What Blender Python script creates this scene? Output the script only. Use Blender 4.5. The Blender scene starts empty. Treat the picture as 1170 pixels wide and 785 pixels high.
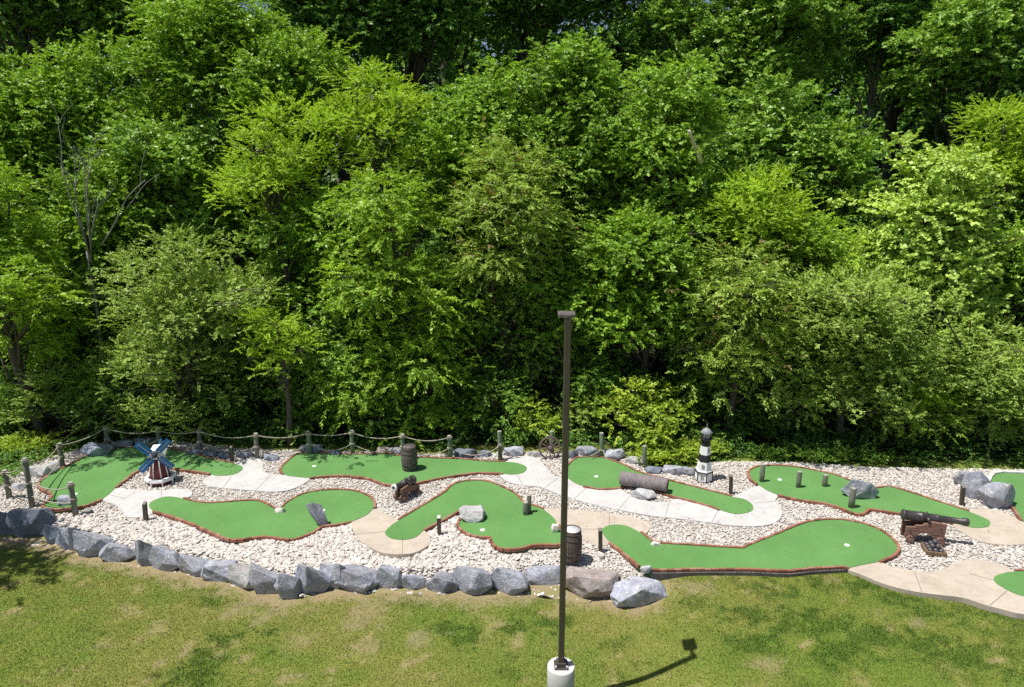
import bpy, bmesh, math, random
import numpy as np
from mathutils import Vector, Matrix
R = math.radians
PI = math.pi
scene = bpy.context.scene
COL = scene.collection
rnd = random.Random(7)

# ------------------------------------------------------------------ camera model (used to read the survey of the site)
CAM = np.array([0.0, 0.0, 10.8]); PITCH = R(14.0); FOC = 780.0
FW = np.array([0, math.cos(PITCH), -math.sin(PITCH)]); UP = np.array([0, math.sin(PITCH), math.cos(PITCH)])
def ray(px, py):
    return FW*FOC + np.array([1.0, 0, 0])*(px-585.0) + UP*(392.5-py)
def at(px, py, z=0.0):
    d = ray(px, py); t = (z-CAM[2])/d[2]; return CAM+d*t
def atY(px, py, Y):
    d = ray(px, py); return CAM+d*(Y/d[1])
def scale_at(p):                                   # photo pixels per metre at a point
    return FOC/float(np.dot(np.asarray(p)-CAM, FW))
def height_at(px, py, base):                       # z of something seen at (px,py) standing over base
    return float(atY(px, py, base[1])[2])

# ------------------------------------------------------------------ object helpers
def tag(o, label=None, cat=None, group=None, kind=None):
    if label: o['label'] = label
    if cat: o['category'] = cat
    if group: o['group'] = group
    if kind: o['kind'] = kind
    return o
def thing(name, loc, label, cat, rz=0.0, group=None):
    o = bpy.data.objects.new(name, None); COL.objects.link(o)
    o.empty_display_size = 0.2
    o.location = [float(c) for c in loc]; o.rotation_euler = (0, 0, rz)
    return tag(o, label, cat, group)
def link(name, me, mats, parent=None, loc=None):
    o = bpy.data.objects.new(name, me); COL.objects.link(o)
    for m in (mats if isinstance(mats, (list, tuple)) else [mats]): me.materials.append(m)
    if parent is not None: o.parent = parent
    if loc is not None: o.location = [float(c) for c in loc]
    return o

class MB:
    def __init__(s): s.v = []; s.f = []; s.m = []; s.s = []
    def add(s, vs, fs, mat=0, smooth=False):
        b = len(s.v); s.v += [tuple(float(c) for c in v) for v in vs]
        for f in fs: s.f.append(tuple(i+b for i in f)); s.m.append(mat); s.s.append(smooth)
        return s
    def box(s, c, sz, rz=0.0, mat=0, tilt=None):
        hx, hy, hz = sz[0]/2, sz[1]/2, sz[2]/2
        M = Matrix.Rotation(rz, 3, 'Z')
        if tilt is not None: M = tilt
        vs = [Vector(c)+M @ Vector((x*hx, y*hy, z*hz)) for z in (-1, 1) for y in (-1, 1) for x in (-1, 1)]
        return s.add(vs, [(0, 2, 3, 1), (4, 5, 7, 6), (0, 1, 5, 4), (2, 6, 7, 3), (0, 4, 6, 2), (1, 3, 7, 5)], mat)
    def lathe(s, prof, n=16, c=(0, 0, 0), M=None, mat=0, smooth=True, caps=True, phase=0.0):
        M = M or Matrix.Identity(3); vs = []
        for (r, z) in prof:
            for k in range(n):
                a = 2*PI*k/n+phase; vs.append(Vector(c)+M @ Vector((r*math.cos(a), r*math.sin(a), z)))
        fs = []
        for i in range(len(prof)-1):
            for k in range(n):
                k2 = (k+1) % n; fs.append((i*n+k, i*n+k2, (i+1)*n+k2, (i+1)*n+k))
        s.add(vs, fs, mat, smooth)
        if caps:
            b = len(s.v)-len(vs)
            s.f.append(tuple(b+k for k in range(n-1, -1, -1))); s.m.append(mat); s.s.append(False)
            e = b+(len(prof)-1)*n
            s.f.append(tuple(e+k for k in range(n))); s.m.append(mat); s.s.append(False)
        return s
    def tube(s, pts, rads, n=6, mat=0, smooth=True):
        pts = [Vector(p) for p in pts]; ring = []
        if not isinstance(rads, (list, tuple)): rads = [rads]*len(pts)
        ref = Vector((0.31, 0.17, 0.93))
        for i, p in enumerate(pts):
            t = (pts[min(i+1, len(pts)-1)]-pts[max(i-1, 0)])
            if t.length < 1e-6: t = Vector((0, 0, 1))
            t.normalize()
            a = t.cross(ref)
            if a.length < 1e-3: a = t.cross(Vector((1, 0, 0)))
            a.normalize(); b = t.cross(a)
            for k in range(n):
                w = 2*PI*k/n; ring.append(p+(a*math.cos(w)+b*math.sin(w))*rads[i])
        fs = [(i*n+k, i*n+(k+1) % n, (i+1)*n+(k+1) % n, (i+1)*n+k) for i in range(len(pts)-1) for k in range(n)]
        fs.append(tuple(range(n-1, -1, -1))); e = (len(pts)-1)*n; fs.append(tuple(range(e, e+n)))
        return s.add(ring, fs, mat, smooth)
    def prism(s, poly, y0, y1, mat=0):              # poly in (x,z) extruded along y
        n = len(poly)
        vs = [(x, y0, z) for x, z in poly]+[(x, y1, z) for x, z in poly]
        fs = [tuple(range(n)), tuple(range(2*n-1, n-1, -1))]
        fs += [(i, n+i, n+(i+1) % n, (i+1) % n) for i in range(n)]
        return s.add(vs, fs, mat)
    def slab(s, poly, z0, z1, mat=0, zoff=None):          # poly in (x,y) extruded along z
        n = len(poly)
        vs = [(x, y, z0) for x, y in poly]+[(x, y, z1) for x, y in poly]
        fs = [tuple(range(n, 2*n))]+[((i+1) % n+0, i, n+i, n+(i+1) % n)[::-1] for i in range(n)]
        return s.add(vs, fs, mat)
    def build(s, name, mats, parent=None, loc=None, fix=False):
        me = bpy.data.meshes.new(name); me.from_pydata(s.v, [], s.f)
        me.polygons.foreach_set('material_index', s.m); me.polygons.foreach_set('use_smooth', s.s)
        if fix:
            bm = bmesh.new(); bm.from_mesh(me); bmesh.ops.recalc_face_normals(bm, faces=bm.faces); bm.to_mesh(me); bm.free()
        me.update()
        return link(name, me, mats, parent, loc)

def np_mesh(name, verts, nper, attrs=None, tris=None):
    """verts (N*k,3): polygons of k verts each, or explicit tris (M,3)"""
    me = bpy.data.meshes.new(name); nv = len(verts)
    me.vertices.add(nv); me.vertices.foreach_set('co', np.ascontiguousarray(verts, dtype=np.float32).ravel())
    if tris is None:
        idx = np.arange(nv, dtype=np.int32); npoly = nv//nper; k = nper
    else:
        idx = np.ascontiguousarray(tris, dtype=np.int32).ravel(); npoly = len(tris); k = tris.shape[1]
    me.loops.add(len(idx)); me.loops.foreach_set('vertex_index', idx)
    me.polygons.add(npoly); me.polygons.foreach_set('loop_start', np.arange(npoly, dtype=np.int32)*k)
    try: me.polygons.foreach_set('loop_total', np.full(npoly, k, dtype=np.int32))
    except Exception: pass
    for an, (typ, data) in (attrs or {}).items():
        a = me.attributes.new(an, typ, 'POINT')
        a.data.foreach_set('value' if typ == 'FLOAT' else 'color', np.ascontiguousarray(data, dtype=np.float32).ravel())
    me.update(calc_edges=True); me.validate()
    return me

# smooth value noise in numpy
_NT = np.random.default_rng(5).random((256, 256))
def vnoise(x, y):
    xi = np.floor(x).astype(int); yi = np.floor(y).astype(int); fx = x-xi; fy = y-yi
    fx = fx*fx*(3-2*fx); fy = fy*fy*(3-2*fy)
    a = _NT[xi % 256, yi % 256]; b = _NT[(xi+1) % 256, yi % 256]; c = _NT[xi % 256, (yi+1) % 256]; d = _NT[(xi+1) % 256, (yi+1) % 256]
    return (a*(1-fx)+b*fx)*(1-fy)+(c*(1-fx)+d*fx)*fy
def fbm(x, y, o=4):
    s = 0; w = 0.5; t = 0
    for i in range(o):
        s = s+w*vnoise(x*2**i+17.3*i, y*2**i+5.1*i); t += w; w *= 0.55
    return s/t
def sstep(a, b, x):
    t = np.clip((x-a)/(b-a), 0, 1); return t*t*(3-2*t)
def inpoly(x, y, poly):
    r = np.zeros(len(x), bool); n = len(poly)
    for i in range(n):
        x0, y0 = poly[i]; x1, y1 = poly[(i+1) % n]
        if y0 == y1: continue
        c = ((y0 > y) != (y1 > y)) & (x < (x1-x0)*(y-y0)/(y1-y0)+x0)
        r ^= c
    return r
def polydist(x, y, pl):
    d = np.full(len(x), 1e9)
    for (x0, y0), (x1, y1) in zip(pl[:-1], pl[1:]):
        dx, dy = x1-x0, y1-y0; L = dx*dx+dy*dy+1e-9
        t = np.clip(((x-x0)*dx+(y-y0)*dy)/L, 0, 1)
        d = np.minimum(d, np.hypot(x-x0-t*dx, y-y0-t*dy))
    return d

# ------------------------------------------------------------------ materials
def mat(name):
    m = bpy.data.materials.new(name); m.use_nodes = True
    nt = m.node_tree; b = nt.nodes['Principled BSDF']; return m, nt, b
def N(nt, typ, **kw):
    n = nt.nodes.new(typ)
    for k, v in kw.items():
        if k in n.inputs: n.inputs[k].default_value = v
        else: setattr(n, k, v)
    return n
def ramp(nt, fac, stops):
    r = nt.nodes.new('ShaderNodeValToRGB'); e = r.color_ramp.elements
    while len(e) < len(stops): e.new(0.5)
    for el, (p, c) in zip(e, stops): el.position = p; el.color = (*c, 1)
    nt.links.new(fac, r.inputs[0]); return r.outputs[0]
def noise(nt, scale, detail=4, rough=0.55, coord='Object', dist=0.0, vec=None):
    t = N(nt, 'ShaderNodeTexCoord'); n = N(nt, 'ShaderNodeTexNoise'); n.inputs['Scale'].default_value = scale
    n.inputs['Detail'].default_value = detail; n.inputs['Roughness'].default_value = rough; n.inputs['Distortion'].default_value = dist
    nt.links.new(vec if vec is not None else t.outputs[coord], n.inputs['Vector']); return n.outputs['Fac']
def bump(nt, b, h, strength=0.4, dist=0.02):
    n = N(nt, 'ShaderNodeBump'); n.inputs['Strength'].default_value = strength; n.inputs['Distance'].default_value = dist
    nt.links.new(h, n.inputs['Height']); nt.links.new(n.outputs[0], b.inputs['Normal'])
def mixc(nt, fac, a, b, mode='MIX'):
    m = N(nt, 'ShaderNodeMix', data_type='RGBA', blend_type=mode)
    for i, v in ((0, fac), (6, a), (7, b)):
        if isinstance(v, (int, float)): m.inputs[i].default_value = v
        elif isinstance(v, tuple): m.inputs[i].default_value = (*v, 1)
        else: nt.links.new(v, m.inputs[i])
    return m.outputs[2]
def noisy(name, c0, c1, scale=6, rough=0.8, bmp=0.3, bscale=30, spec=0.3, metal=0.0, bdist=0.01):
    m, nt, b = mat(name)
    nt.links.new(ramp(nt, noise(nt, scale), [(0.3, c0), (0.7, c1)]), b.inputs['Base Color'])
    b.inputs['Roughness'].default_value = rough; b.inputs['Specular IOR Level'].default_value = spec; b.inputs['Metallic'].default_value = metal
    if bmp: bump(nt, b, noise(nt, bscale), bmp, bdist)
    return m

def leaf_mat(name, dark, light, odd=None, trans=0.27, rough=0.45, spec=0.35):
    m, nt, b = mat(name)
    a = N(nt, 'ShaderNodeAttribute', attribute_name='tint')
    st = [(0.0, dark), (0.8, light)]
    if odd: st = [(0.0, dark), (0.7, light), (0.86, light), (0.92, odd)]
    c = ramp(nt, a.outputs['Fac'], st)
    nt.links.new(c, b.inputs['Base Color'])
    b.inputs['Roughness'].default_value = rough; b.inputs['Specular IOR Level'].default_value = spec
    tr = N(nt, 'ShaderNodeBsdfTranslucent'); tc = mixc(nt, 1.0, c, (1.3, 1.25, 0.5), 'MULTIPLY'); nt.links.new(tc, tr.inputs['Color'])
    mx = N(nt, 'ShaderNodeMixShader'); mx.inputs[0].default_value = trans
    nt.links.new(b.outputs[0], mx.inputs[1]); nt.links.new(tr.outputs[0], mx.inputs[2])
    nt.links.new(mx.outputs[0], nt.nodes['Material Output'].inputs['Surface'])
    return m

def bark_mat(name, c0, c1, sc3=(9, 9, 1.6)):
    m, nt, b = mat(name)
    t = N(nt, 'ShaderNodeTexCoord'); mp = N(nt, 'ShaderNodeMapping'); mp.inputs['Scale'].default_value = sc3
    nt.links.new(t.outputs['Object'], mp.inputs[0])
    f = noise(nt, 1.5, 6, 0.65, vec=mp.outputs[0])
    nt.links.new(ramp(nt, f, [(0.3, c0), (0.7, c1)]), b.inputs['Base Color']); b.inputs['Roughness'].default_value = 0.9
    bump(nt, b, f, 0.7, 0.03); return m

def rock_mat(name, c0, c1, vein, veinamt=0.05):
    m, nt, b = mat(name)
    t = N(nt, 'ShaderNodeTexCoord'); oi = N(nt, 'ShaderNodeObjectInfo')
    ad = N(nt, 'ShaderNodeVectorMath', operation='ADD'); sc = N(nt, 'ShaderNodeVectorMath', operation='SCALE')
    cx = N(nt, 'ShaderNodeCombineXYZ')
    for i in range(3): nt.links.new(oi.outputs['Random'], cx.inputs[i])
    nt.links.new(cx.outputs[0], sc.inputs[0]); sc.inputs['Scale'].default_value = 37.0
    nt.links.new(t.outputs['Object'], ad.inputs[0]); nt.links.new(sc.outputs[0], ad.inputs[1])
    f = noise(nt, 3.2, 7, 0.65, vec=ad.outputs[0], dist=0.4)
    c = ramp(nt, f, [(0.28, c0), (0.55, tuple((x+y)/2 for x, y in zip(c0, c1))), (0.75, c1)])
    v = noise(nt, 1.3, 5, 0.6, vec=ad.outputs[0], dist=1.6)
    ab = N(nt, 'ShaderNodeMath', operation='SUBTRACT'); nt.links.new(v, ab.inputs[0]); ab.inputs[1].default_value = 0.5
    ab2 = N(nt, 'ShaderNodeMath', operation='ABSOLUTE'); nt.links.new(ab.outputs[0], ab2.inputs[0])
    vf = ramp(nt, ab2.outputs[0], [(0.0, (1, 1, 1)), (veinamt*0.25, (0, 0, 0))])
    c2 = mixc(nt, vf, c, vein)
    hs = N(nt, 'ShaderNodeHueSaturation'); nt.links.new(c2, hs.inputs['Color'])
    mr = N(nt, 'ShaderNodeMapRange'); nt.links.new(oi.outputs['Random'], mr.inputs[0]); mr.inputs[3].default_value = 0.72; mr.inputs[4].default_value = 1.15
    nt.links.new(mr.outputs[0], hs.inputs['Value'])
    gr_ = ramp(nt, noise(nt, 34, 6, 0.8, vec=ad.outputs[0]), [(0.32, (0.72,)*3), (0.68, (1.18,)*3)])
    dt_ = ramp(nt, noise(nt, 2.2, 5, 0.7, vec=ad.outputs[0], dist=.8), [(0.36, (0.84, 0.79, 0.72)), (0.52, (1.0, 1.0, 1.0))])
    nt.links.new(mixc(nt, 1.0, mixc(nt, 1.0, hs.outputs[0], gr_, 'MULTIPLY'), dt_, 'MULTIPLY'), b.inputs['Base Color']); b.inputs['Roughness'].default_value = 0.75; b.inputs['Specular IOR Level'].default_value = 0.35
    bump(nt, b, noise(nt, 14, 8, 0.7, vec=ad.outputs[0]), 0.7, 0.05)
    return m

def island_mat(name, stops, rough=0.85, nscale=20, namt=0.35, bmp=0.3):
    m, nt, b = mat(name)
    g = N(nt, 'ShaderNodeNewGeometry')
    c = ramp(nt, g.outputs['Random Per Island'], stops)
    n = ramp(nt, noise(nt, nscale), [(0.25, (1-namt,)*3), (0.75, (1+namt*0.6,)*3)])
    nt.links.new(mixc(nt, 1.0, c, n, 'MULTIPLY'), b.inputs['Base Color']); b.inputs['Roughness'].default_value = rough
    b.inputs['Specular IOR Level'].default_value = 0.25
    if bmp: bump(nt, b, noise(nt, 60), bmp, 0.01)
    return m

def attr_color_mat(name, rough=0.9, trans=0.0, nscale=40, namt=0.3, bmp=0.4):
    m, nt, b = mat(name)
    a = N(nt, 'ShaderNodeAttribute', attribute_name='col')
    n = ramp(nt, noise(nt, nscale, 6, 0.7), [(0.25, (1-namt,)*3), (0.75, (1+namt*0.7,)*3)])
    c = mixc(nt, 1.0, a.outputs['Color'], n, 'MULTIPLY'); nt.links.new(c, b.inputs['Base Color'])
    b.inputs['Roughness'].default_value = rough; b.inputs['Specular IOR Level'].default_value = 0.15
    if bmp: bump(nt, b, noise(nt, 25, 6), bmp, 0.05)
    if trans:
        tr = N(nt, 'ShaderNodeBsdfTranslucent'); nt.links.new(c, tr.inputs['Color']); mx = N(nt, 'ShaderNodeMixShader'); mx.inputs[0].default_value = trans
        nt.links.new(b.outputs[0], mx.inputs[1]); nt.links.new(tr.outputs[0], mx.inputs[2]); nt.links.new(mx.outputs[0], nt.nodes['Material Output'].inputs['Surface'])
    return m

M = {}
def turf_mat():
    m, nt, b = mat('putting turf')
    big = ramp(nt, noise(nt, 0.55, 3, coord='Object'), [(0.3, (0.098, 0.235, 0.062)), (0.7, (0.126, 0.285, 0.082))])
    fine = ramp(nt, noise(nt, 140, 3), [(0.3, (0.78,)*3), (0.7, (1.2,)*3)])
    spk = ramp(nt, noise(nt, 22, 5, 0.7), [(0.35, (0.9,)*3), (0.7, (1.1,)*3)])
    c = mixc(nt, 1.0, mixc(nt, 1.0, big, fine, 'MULTIPLY'), spk, 'MULTIPLY')
    nt.links.new(c, b.inputs['Base Color']); b.inputs['Roughness'].default_value = 0.95; b.inputs['Specular IOR Level'].default_value = 0.1
    b.inputs['Sheen Weight'].default_value = 0.15
    b1 = N(nt, 'ShaderNodeBump'); b1.inputs['Strength'].default_value = .55; b1.inputs['Distance'].default_value = .10; nt.links.new(noise(nt, 1.1, 2), b1.inputs['Height'])
    b2 = N(nt, 'ShaderNodeBump'); b2.inputs['Strength'].default_value = .35; b2.inputs['Distance'].default_value = .01; nt.links.new(noise(nt, 160, 2), b2.inputs['Height'])
    nt.links.new(b1.outputs[0], b2.inputs['Normal']); nt.links.new(b2.outputs[0], b.inputs['Normal'])
    return m
M['turf'] = turf_mat()
def conc(name, c0, c1):
    m, nt, b = mat(name)
    big = ramp(nt, noise(nt, 2.6, 7, 0.72, dist=.6), [(0.36, (0.86, 0.85, 0.83)), (0.52, (1.0, 1.0, 1.0))])
    a = ramp(nt, noise(nt, 0.9, 6, 0.6), [(0.3, c0), (0.7, c1)])
    st = ramp(nt, noise(nt, 9, 6, 0.7), [(0.3, (0.93,)*3), (0.7, (1.05,)*3)])
    nt.links.new(mixc(nt, 1.0, mixc(nt, 1.0, a, st, 'MULTIPLY'), big, 'MULTIPLY'), b.inputs['Base Color']); b.inputs['Roughness'].default_value = 0.9
    b.inputs['Specular IOR Level'].default_value = 0.2
    bump(nt, b, noise(nt, 90, 3), 0.25, 0.006); return m
M['conc_white'] = conc('pale concrete', (0.49, 0.475, 0.465), (0.57, 0.56, 0.55))
M['conc_beige'] = conc('sandy concrete', (0.45, 0.385, 0.315), (0.53, 0.46, 0.385))
M['joint'] = noisy('concrete joint', (0.16, 0.14, 0.12), (0.26, 0.23, 0.2), 20, 0.95, 0)
M['brick'] = island_mat('red brick', [(0.0, (0.18, 0.08, 0.052)), (0.3, (0.34, 0.15, 0.097)), (0.6, (0.27, 0.12, 0.08)), (0.85, (0.40, 0.20, 0.14)), (1.0, (0.31, 0.165, 0.12))])
M['pale_edge'] = noisy('pale edging stone', (0.5, 0.48, 0.45), (0.68, 0.66, 0.63), 5, 0.85, 0.4)
M['board'] = noisy('weathered edging board', (0.075, 0.07, 0.065), (0.15, 0.14, 0.13), 4, 0.9, 0.4)
M['gravel_base'] = noisy('gravel bed', (0.30, 0.265, 0.23), (0.54, 0.49, 0.44), 30, 0.95, 0.8, 30, bdist=0.05)
M['stone'] = island_mat('river stones', [(0.0, (0.30, 0.27, 0.25)), (0.10, (0.50, 0.455, 0.415)), (0.35, (0.66, 0.62, 0.565)), (0.6, (0.59, 0.54, 0.48)), (0.8, (0.71, 0.68, 0.64)), (0.93, (0.46, 0.42, 0.39)), (1.0, (0.56, 0.47, 0.40))], 0.8, 30, 0.2, 0.3)
M['rock'] = rock_mat('blue grey quarry rock', (0.265, 0.277, 0.345), (0.53, 0.55, 0.63), (0.74, 0.74, 0.77))
M['rock_light'] = rock_mat('pale quarry rock', (0.36, 0.36, 0.375), (0.64, 0.635, 0.64), (0.80, 0.79, 0.78))
M['rock_pink'] = rock_mat('pinkish quarry rock', (0.30, 0.255, 0.25), (0.52, 0.45, 0.43), (0.56, 0.50, 0.48))
M['rock_dark'] = rock_mat('dark blue rock', (0.15, 0.18, 0.245), (0.36, 0.40, 0.48), (0.3, 0.32, 0.36))  # dark blue also holds the tree shade on the left corner boulders
M['white_stone'] = noisy('white stone', (0.62, 0.58, 0.52), (0.76, 0.73, 0.68), 8, 0.8, 0.4)
M['post'] = bark_mat('weathered treated timber', (0.105, 0.115, 0.085), (0.22, 0.225, 0.175))
M['post_green'] = bark_mat('greenish treated timber', (0.10, 0.135, 0.085), (0.20, 0.25, 0.165))
M['post_top'] = noisy('cut timber top', (0.27, 0.26, 0.22), (0.42, 0.40, 0.35), 15, 0.9, 0.3)
M['post_dull'] = noisy('weathered cut top', (0.16, 0.14, 0.12), (0.24, 0.21, 0.18), 15, 0.9, 0.2)
M['marker'] = bark_mat('brown marker timber', (0.055, 0.042, 0.032), (0.115, 0.09, 0.07))
M['plate'] = noisy('pale sign plate', (0.50, 0.48, 0.45), (0.62, 0.6, 0.57), 10, 0.6, 0)
M['rope'] = noisy('hemp rope', (0.30, 0.265, 0.21), (0.45, 0.41, 0.34), 40, 0.9, 0.6, 60)
M['log'] = bark_mat('grey log bark', (0.125, 0.105, 0.108), (0.29, 0.255, 0.255))
M['log_in'] = noisy('hollow log inside', (0.03, 0.024, 0.02), (0.06, 0.05, 0.04), 10, 0.95, 0.4)
M['stave'] = bark_mat('barrel staves', (0.075, 0.055, 0.047), (0.175, 0.13, 0.11))
M['stave_grey'] = bark_mat('grey barrel staves', (0.075, 0.066, 0.06), (0.17, 0.15, 0.135))
M['hoop'] = noisy('rusty hoop', (0.045, 0.035, 0.033), (0.09, 0.07, 0.062), 12, 0.7, 0.2)
M['lid'] = noisy('sun bleached lid', (0.48, 0.48, 0.50), (0.66, 0.66, 0.68), 7, 0.7, 0.2)
M['lid_dark'] = noisy('dark barrel lid', (0.085, 0.075, 0.068), (0.15, 0.135, 0.12), 7, 0.8, 0.2)
M['iron'] = noisy('black cannon iron', (0.028, 0.024, 0.026), (0.075, 0.062, 0.065), 8, 0.42, 0.15, 40, 0.5)
M['muzzle_white'] = noisy('white muzzle ring', (0.6, 0.6, 0.58), (0.72, 0.72, 0.70), 10, 0.6, 0)
M['bore'] = noisy('bore', (0.004, 0.004, 0.004), (0.008, 0.008, 0.008), 10, 0.9, 0)
M['oak'] = bark_mat('reddish carriage wood', (0.125, 0.065, 0.05), (0.29, 0.165, 0.125), (1.5, 9, 12))
M['ball'] = noisy('cannonball iron', (0.055, 0.05, 0.055), (0.11, 0.10, 0.11), 10, 0.38, 0.1, 40, 0.5)
M['tray'] = noisy('tray wood', (0.13, 0.085, 0.05), (0.26, 0.18, 0.11), 8, 0.9, 0.3)
M['white'] = noisy('white paint', (0.80, 0.80, 0.79), (0.86, 0.86, 0.85), 5, 0.55, 0.05)
M['black'] = noisy('black paint', (0.016, 0.016, 0.018), (0.035, 0.034, 0.037), 5, 0.5, 0.05)
M['grey_roof'] = noisy('grey lantern roof', (0.22, 0.22, 0.235), (0.34, 0.34, 0.355), 9, 0.5, 0.1)
M['maroon'] = noisy('maroon paint', (0.11, 0.022, 0.028), (0.17, 0.035, 0.04), 6, 0.6, 0.05)
M['blue'] = noisy('blue paint', (0.012, 0.115, 0.30), (0.020, 0.165, 0.42), 6, 0.5, 0.05)
M['navy'] = noisy('dark hub paint', (0.02, 0.022, 0.045), (0.04, 0.04, 0.07), 6, 0.5, 0)
M['wheel'] = bark_mat('weathered wheel wood', (0.11, 0.075, 0.07), (0.24, 0.17, 0.16))
M['bronze'] = noisy('bronze painted steel', (0.062, 0.052, 0.040), (0.082, 0.069, 0.054), 3, 0.55, 0.03, 60, 0.4)
M['head'] = noisy('lamp housing', (0.11, 0.10, 0.092), (0.16, 0.145, 0.135), 4, 0.5, 0.05)
M['lens'] = noisy('lamp lens', (0.55, 0.57, 0.6), (0.65, 0.67, 0.7), 4, 0.3, 0)
M['footing'] = conc('footing concrete', (0.50, 0.49, 0.48), (0.60, 0.59, 0.58))
gm, gnt, gb = mat('lantern glass'); gb.inputs['Base Color'].default_value = (0.62, 0.63, 0.60, 1); gb.inputs['Roughness'].default_value = 0.2; gb.inputs['Transmission Weight'].default_value = 0.35; M['glass'] = gm
M['bark'] = bark_mat('grey brown bark', (0.045, 0.037, 0.03), (0.13, 0.11, 0.09))
M['bark_pale'] = bark_mat('pale grey bark', (0.16, 0.145, 0.13), (0.32, 0.295, 0.27))
M['bark_snag'] = bark_mat('stripped pale wood', (0.42, 0.33, 0.26), (0.66, 0.56, 0.48))
M['bark_dead'] = bark_mat('bleached dead wood', (0.19, 0.175, 0.18), (0.37, 0.345, 0.345))
M['ground'] = attr_color_mat('lawn and forest soil')
M['blade'] = attr_color_mat('grass blades', 0.7, 0.3, 30, 0.15, 0)

# ------------------------------------------------------------------ survey of the course (photo pixels on the flat course, z = 0)
def cr(pts, n=6, closed=False):                        # Catmull-Rom through world XY points
    P = [np.array(p[:2], float) for p in pts]; out = []
    m = len(P)
    for i in range(m if closed else m-1):
        if closed: p0, p1, p2, p3 = P[i-1], P[i], P[(i+1) % m], P[(i+2) % m]
        else: p0, p1, p2, p3 = P[max(i-1, 0)], P[i], P[i+1], P[min(i+2, m-1)]
        for k in range(n):
            t = k/n
            out.append(0.5*((2*p1)+(-p0+p2)*t+(2*p0-5*p1+4*p2-p3)*t*t+(-p0+3*p1-3*p2+p3)*t**3))
    if not closed: out.append(P[-1])
    return [tuple(p) for p in out]
def W(pts, z=0.0): return [tuple(at(x, y, z)[:2]) for x, y in pts]

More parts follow.
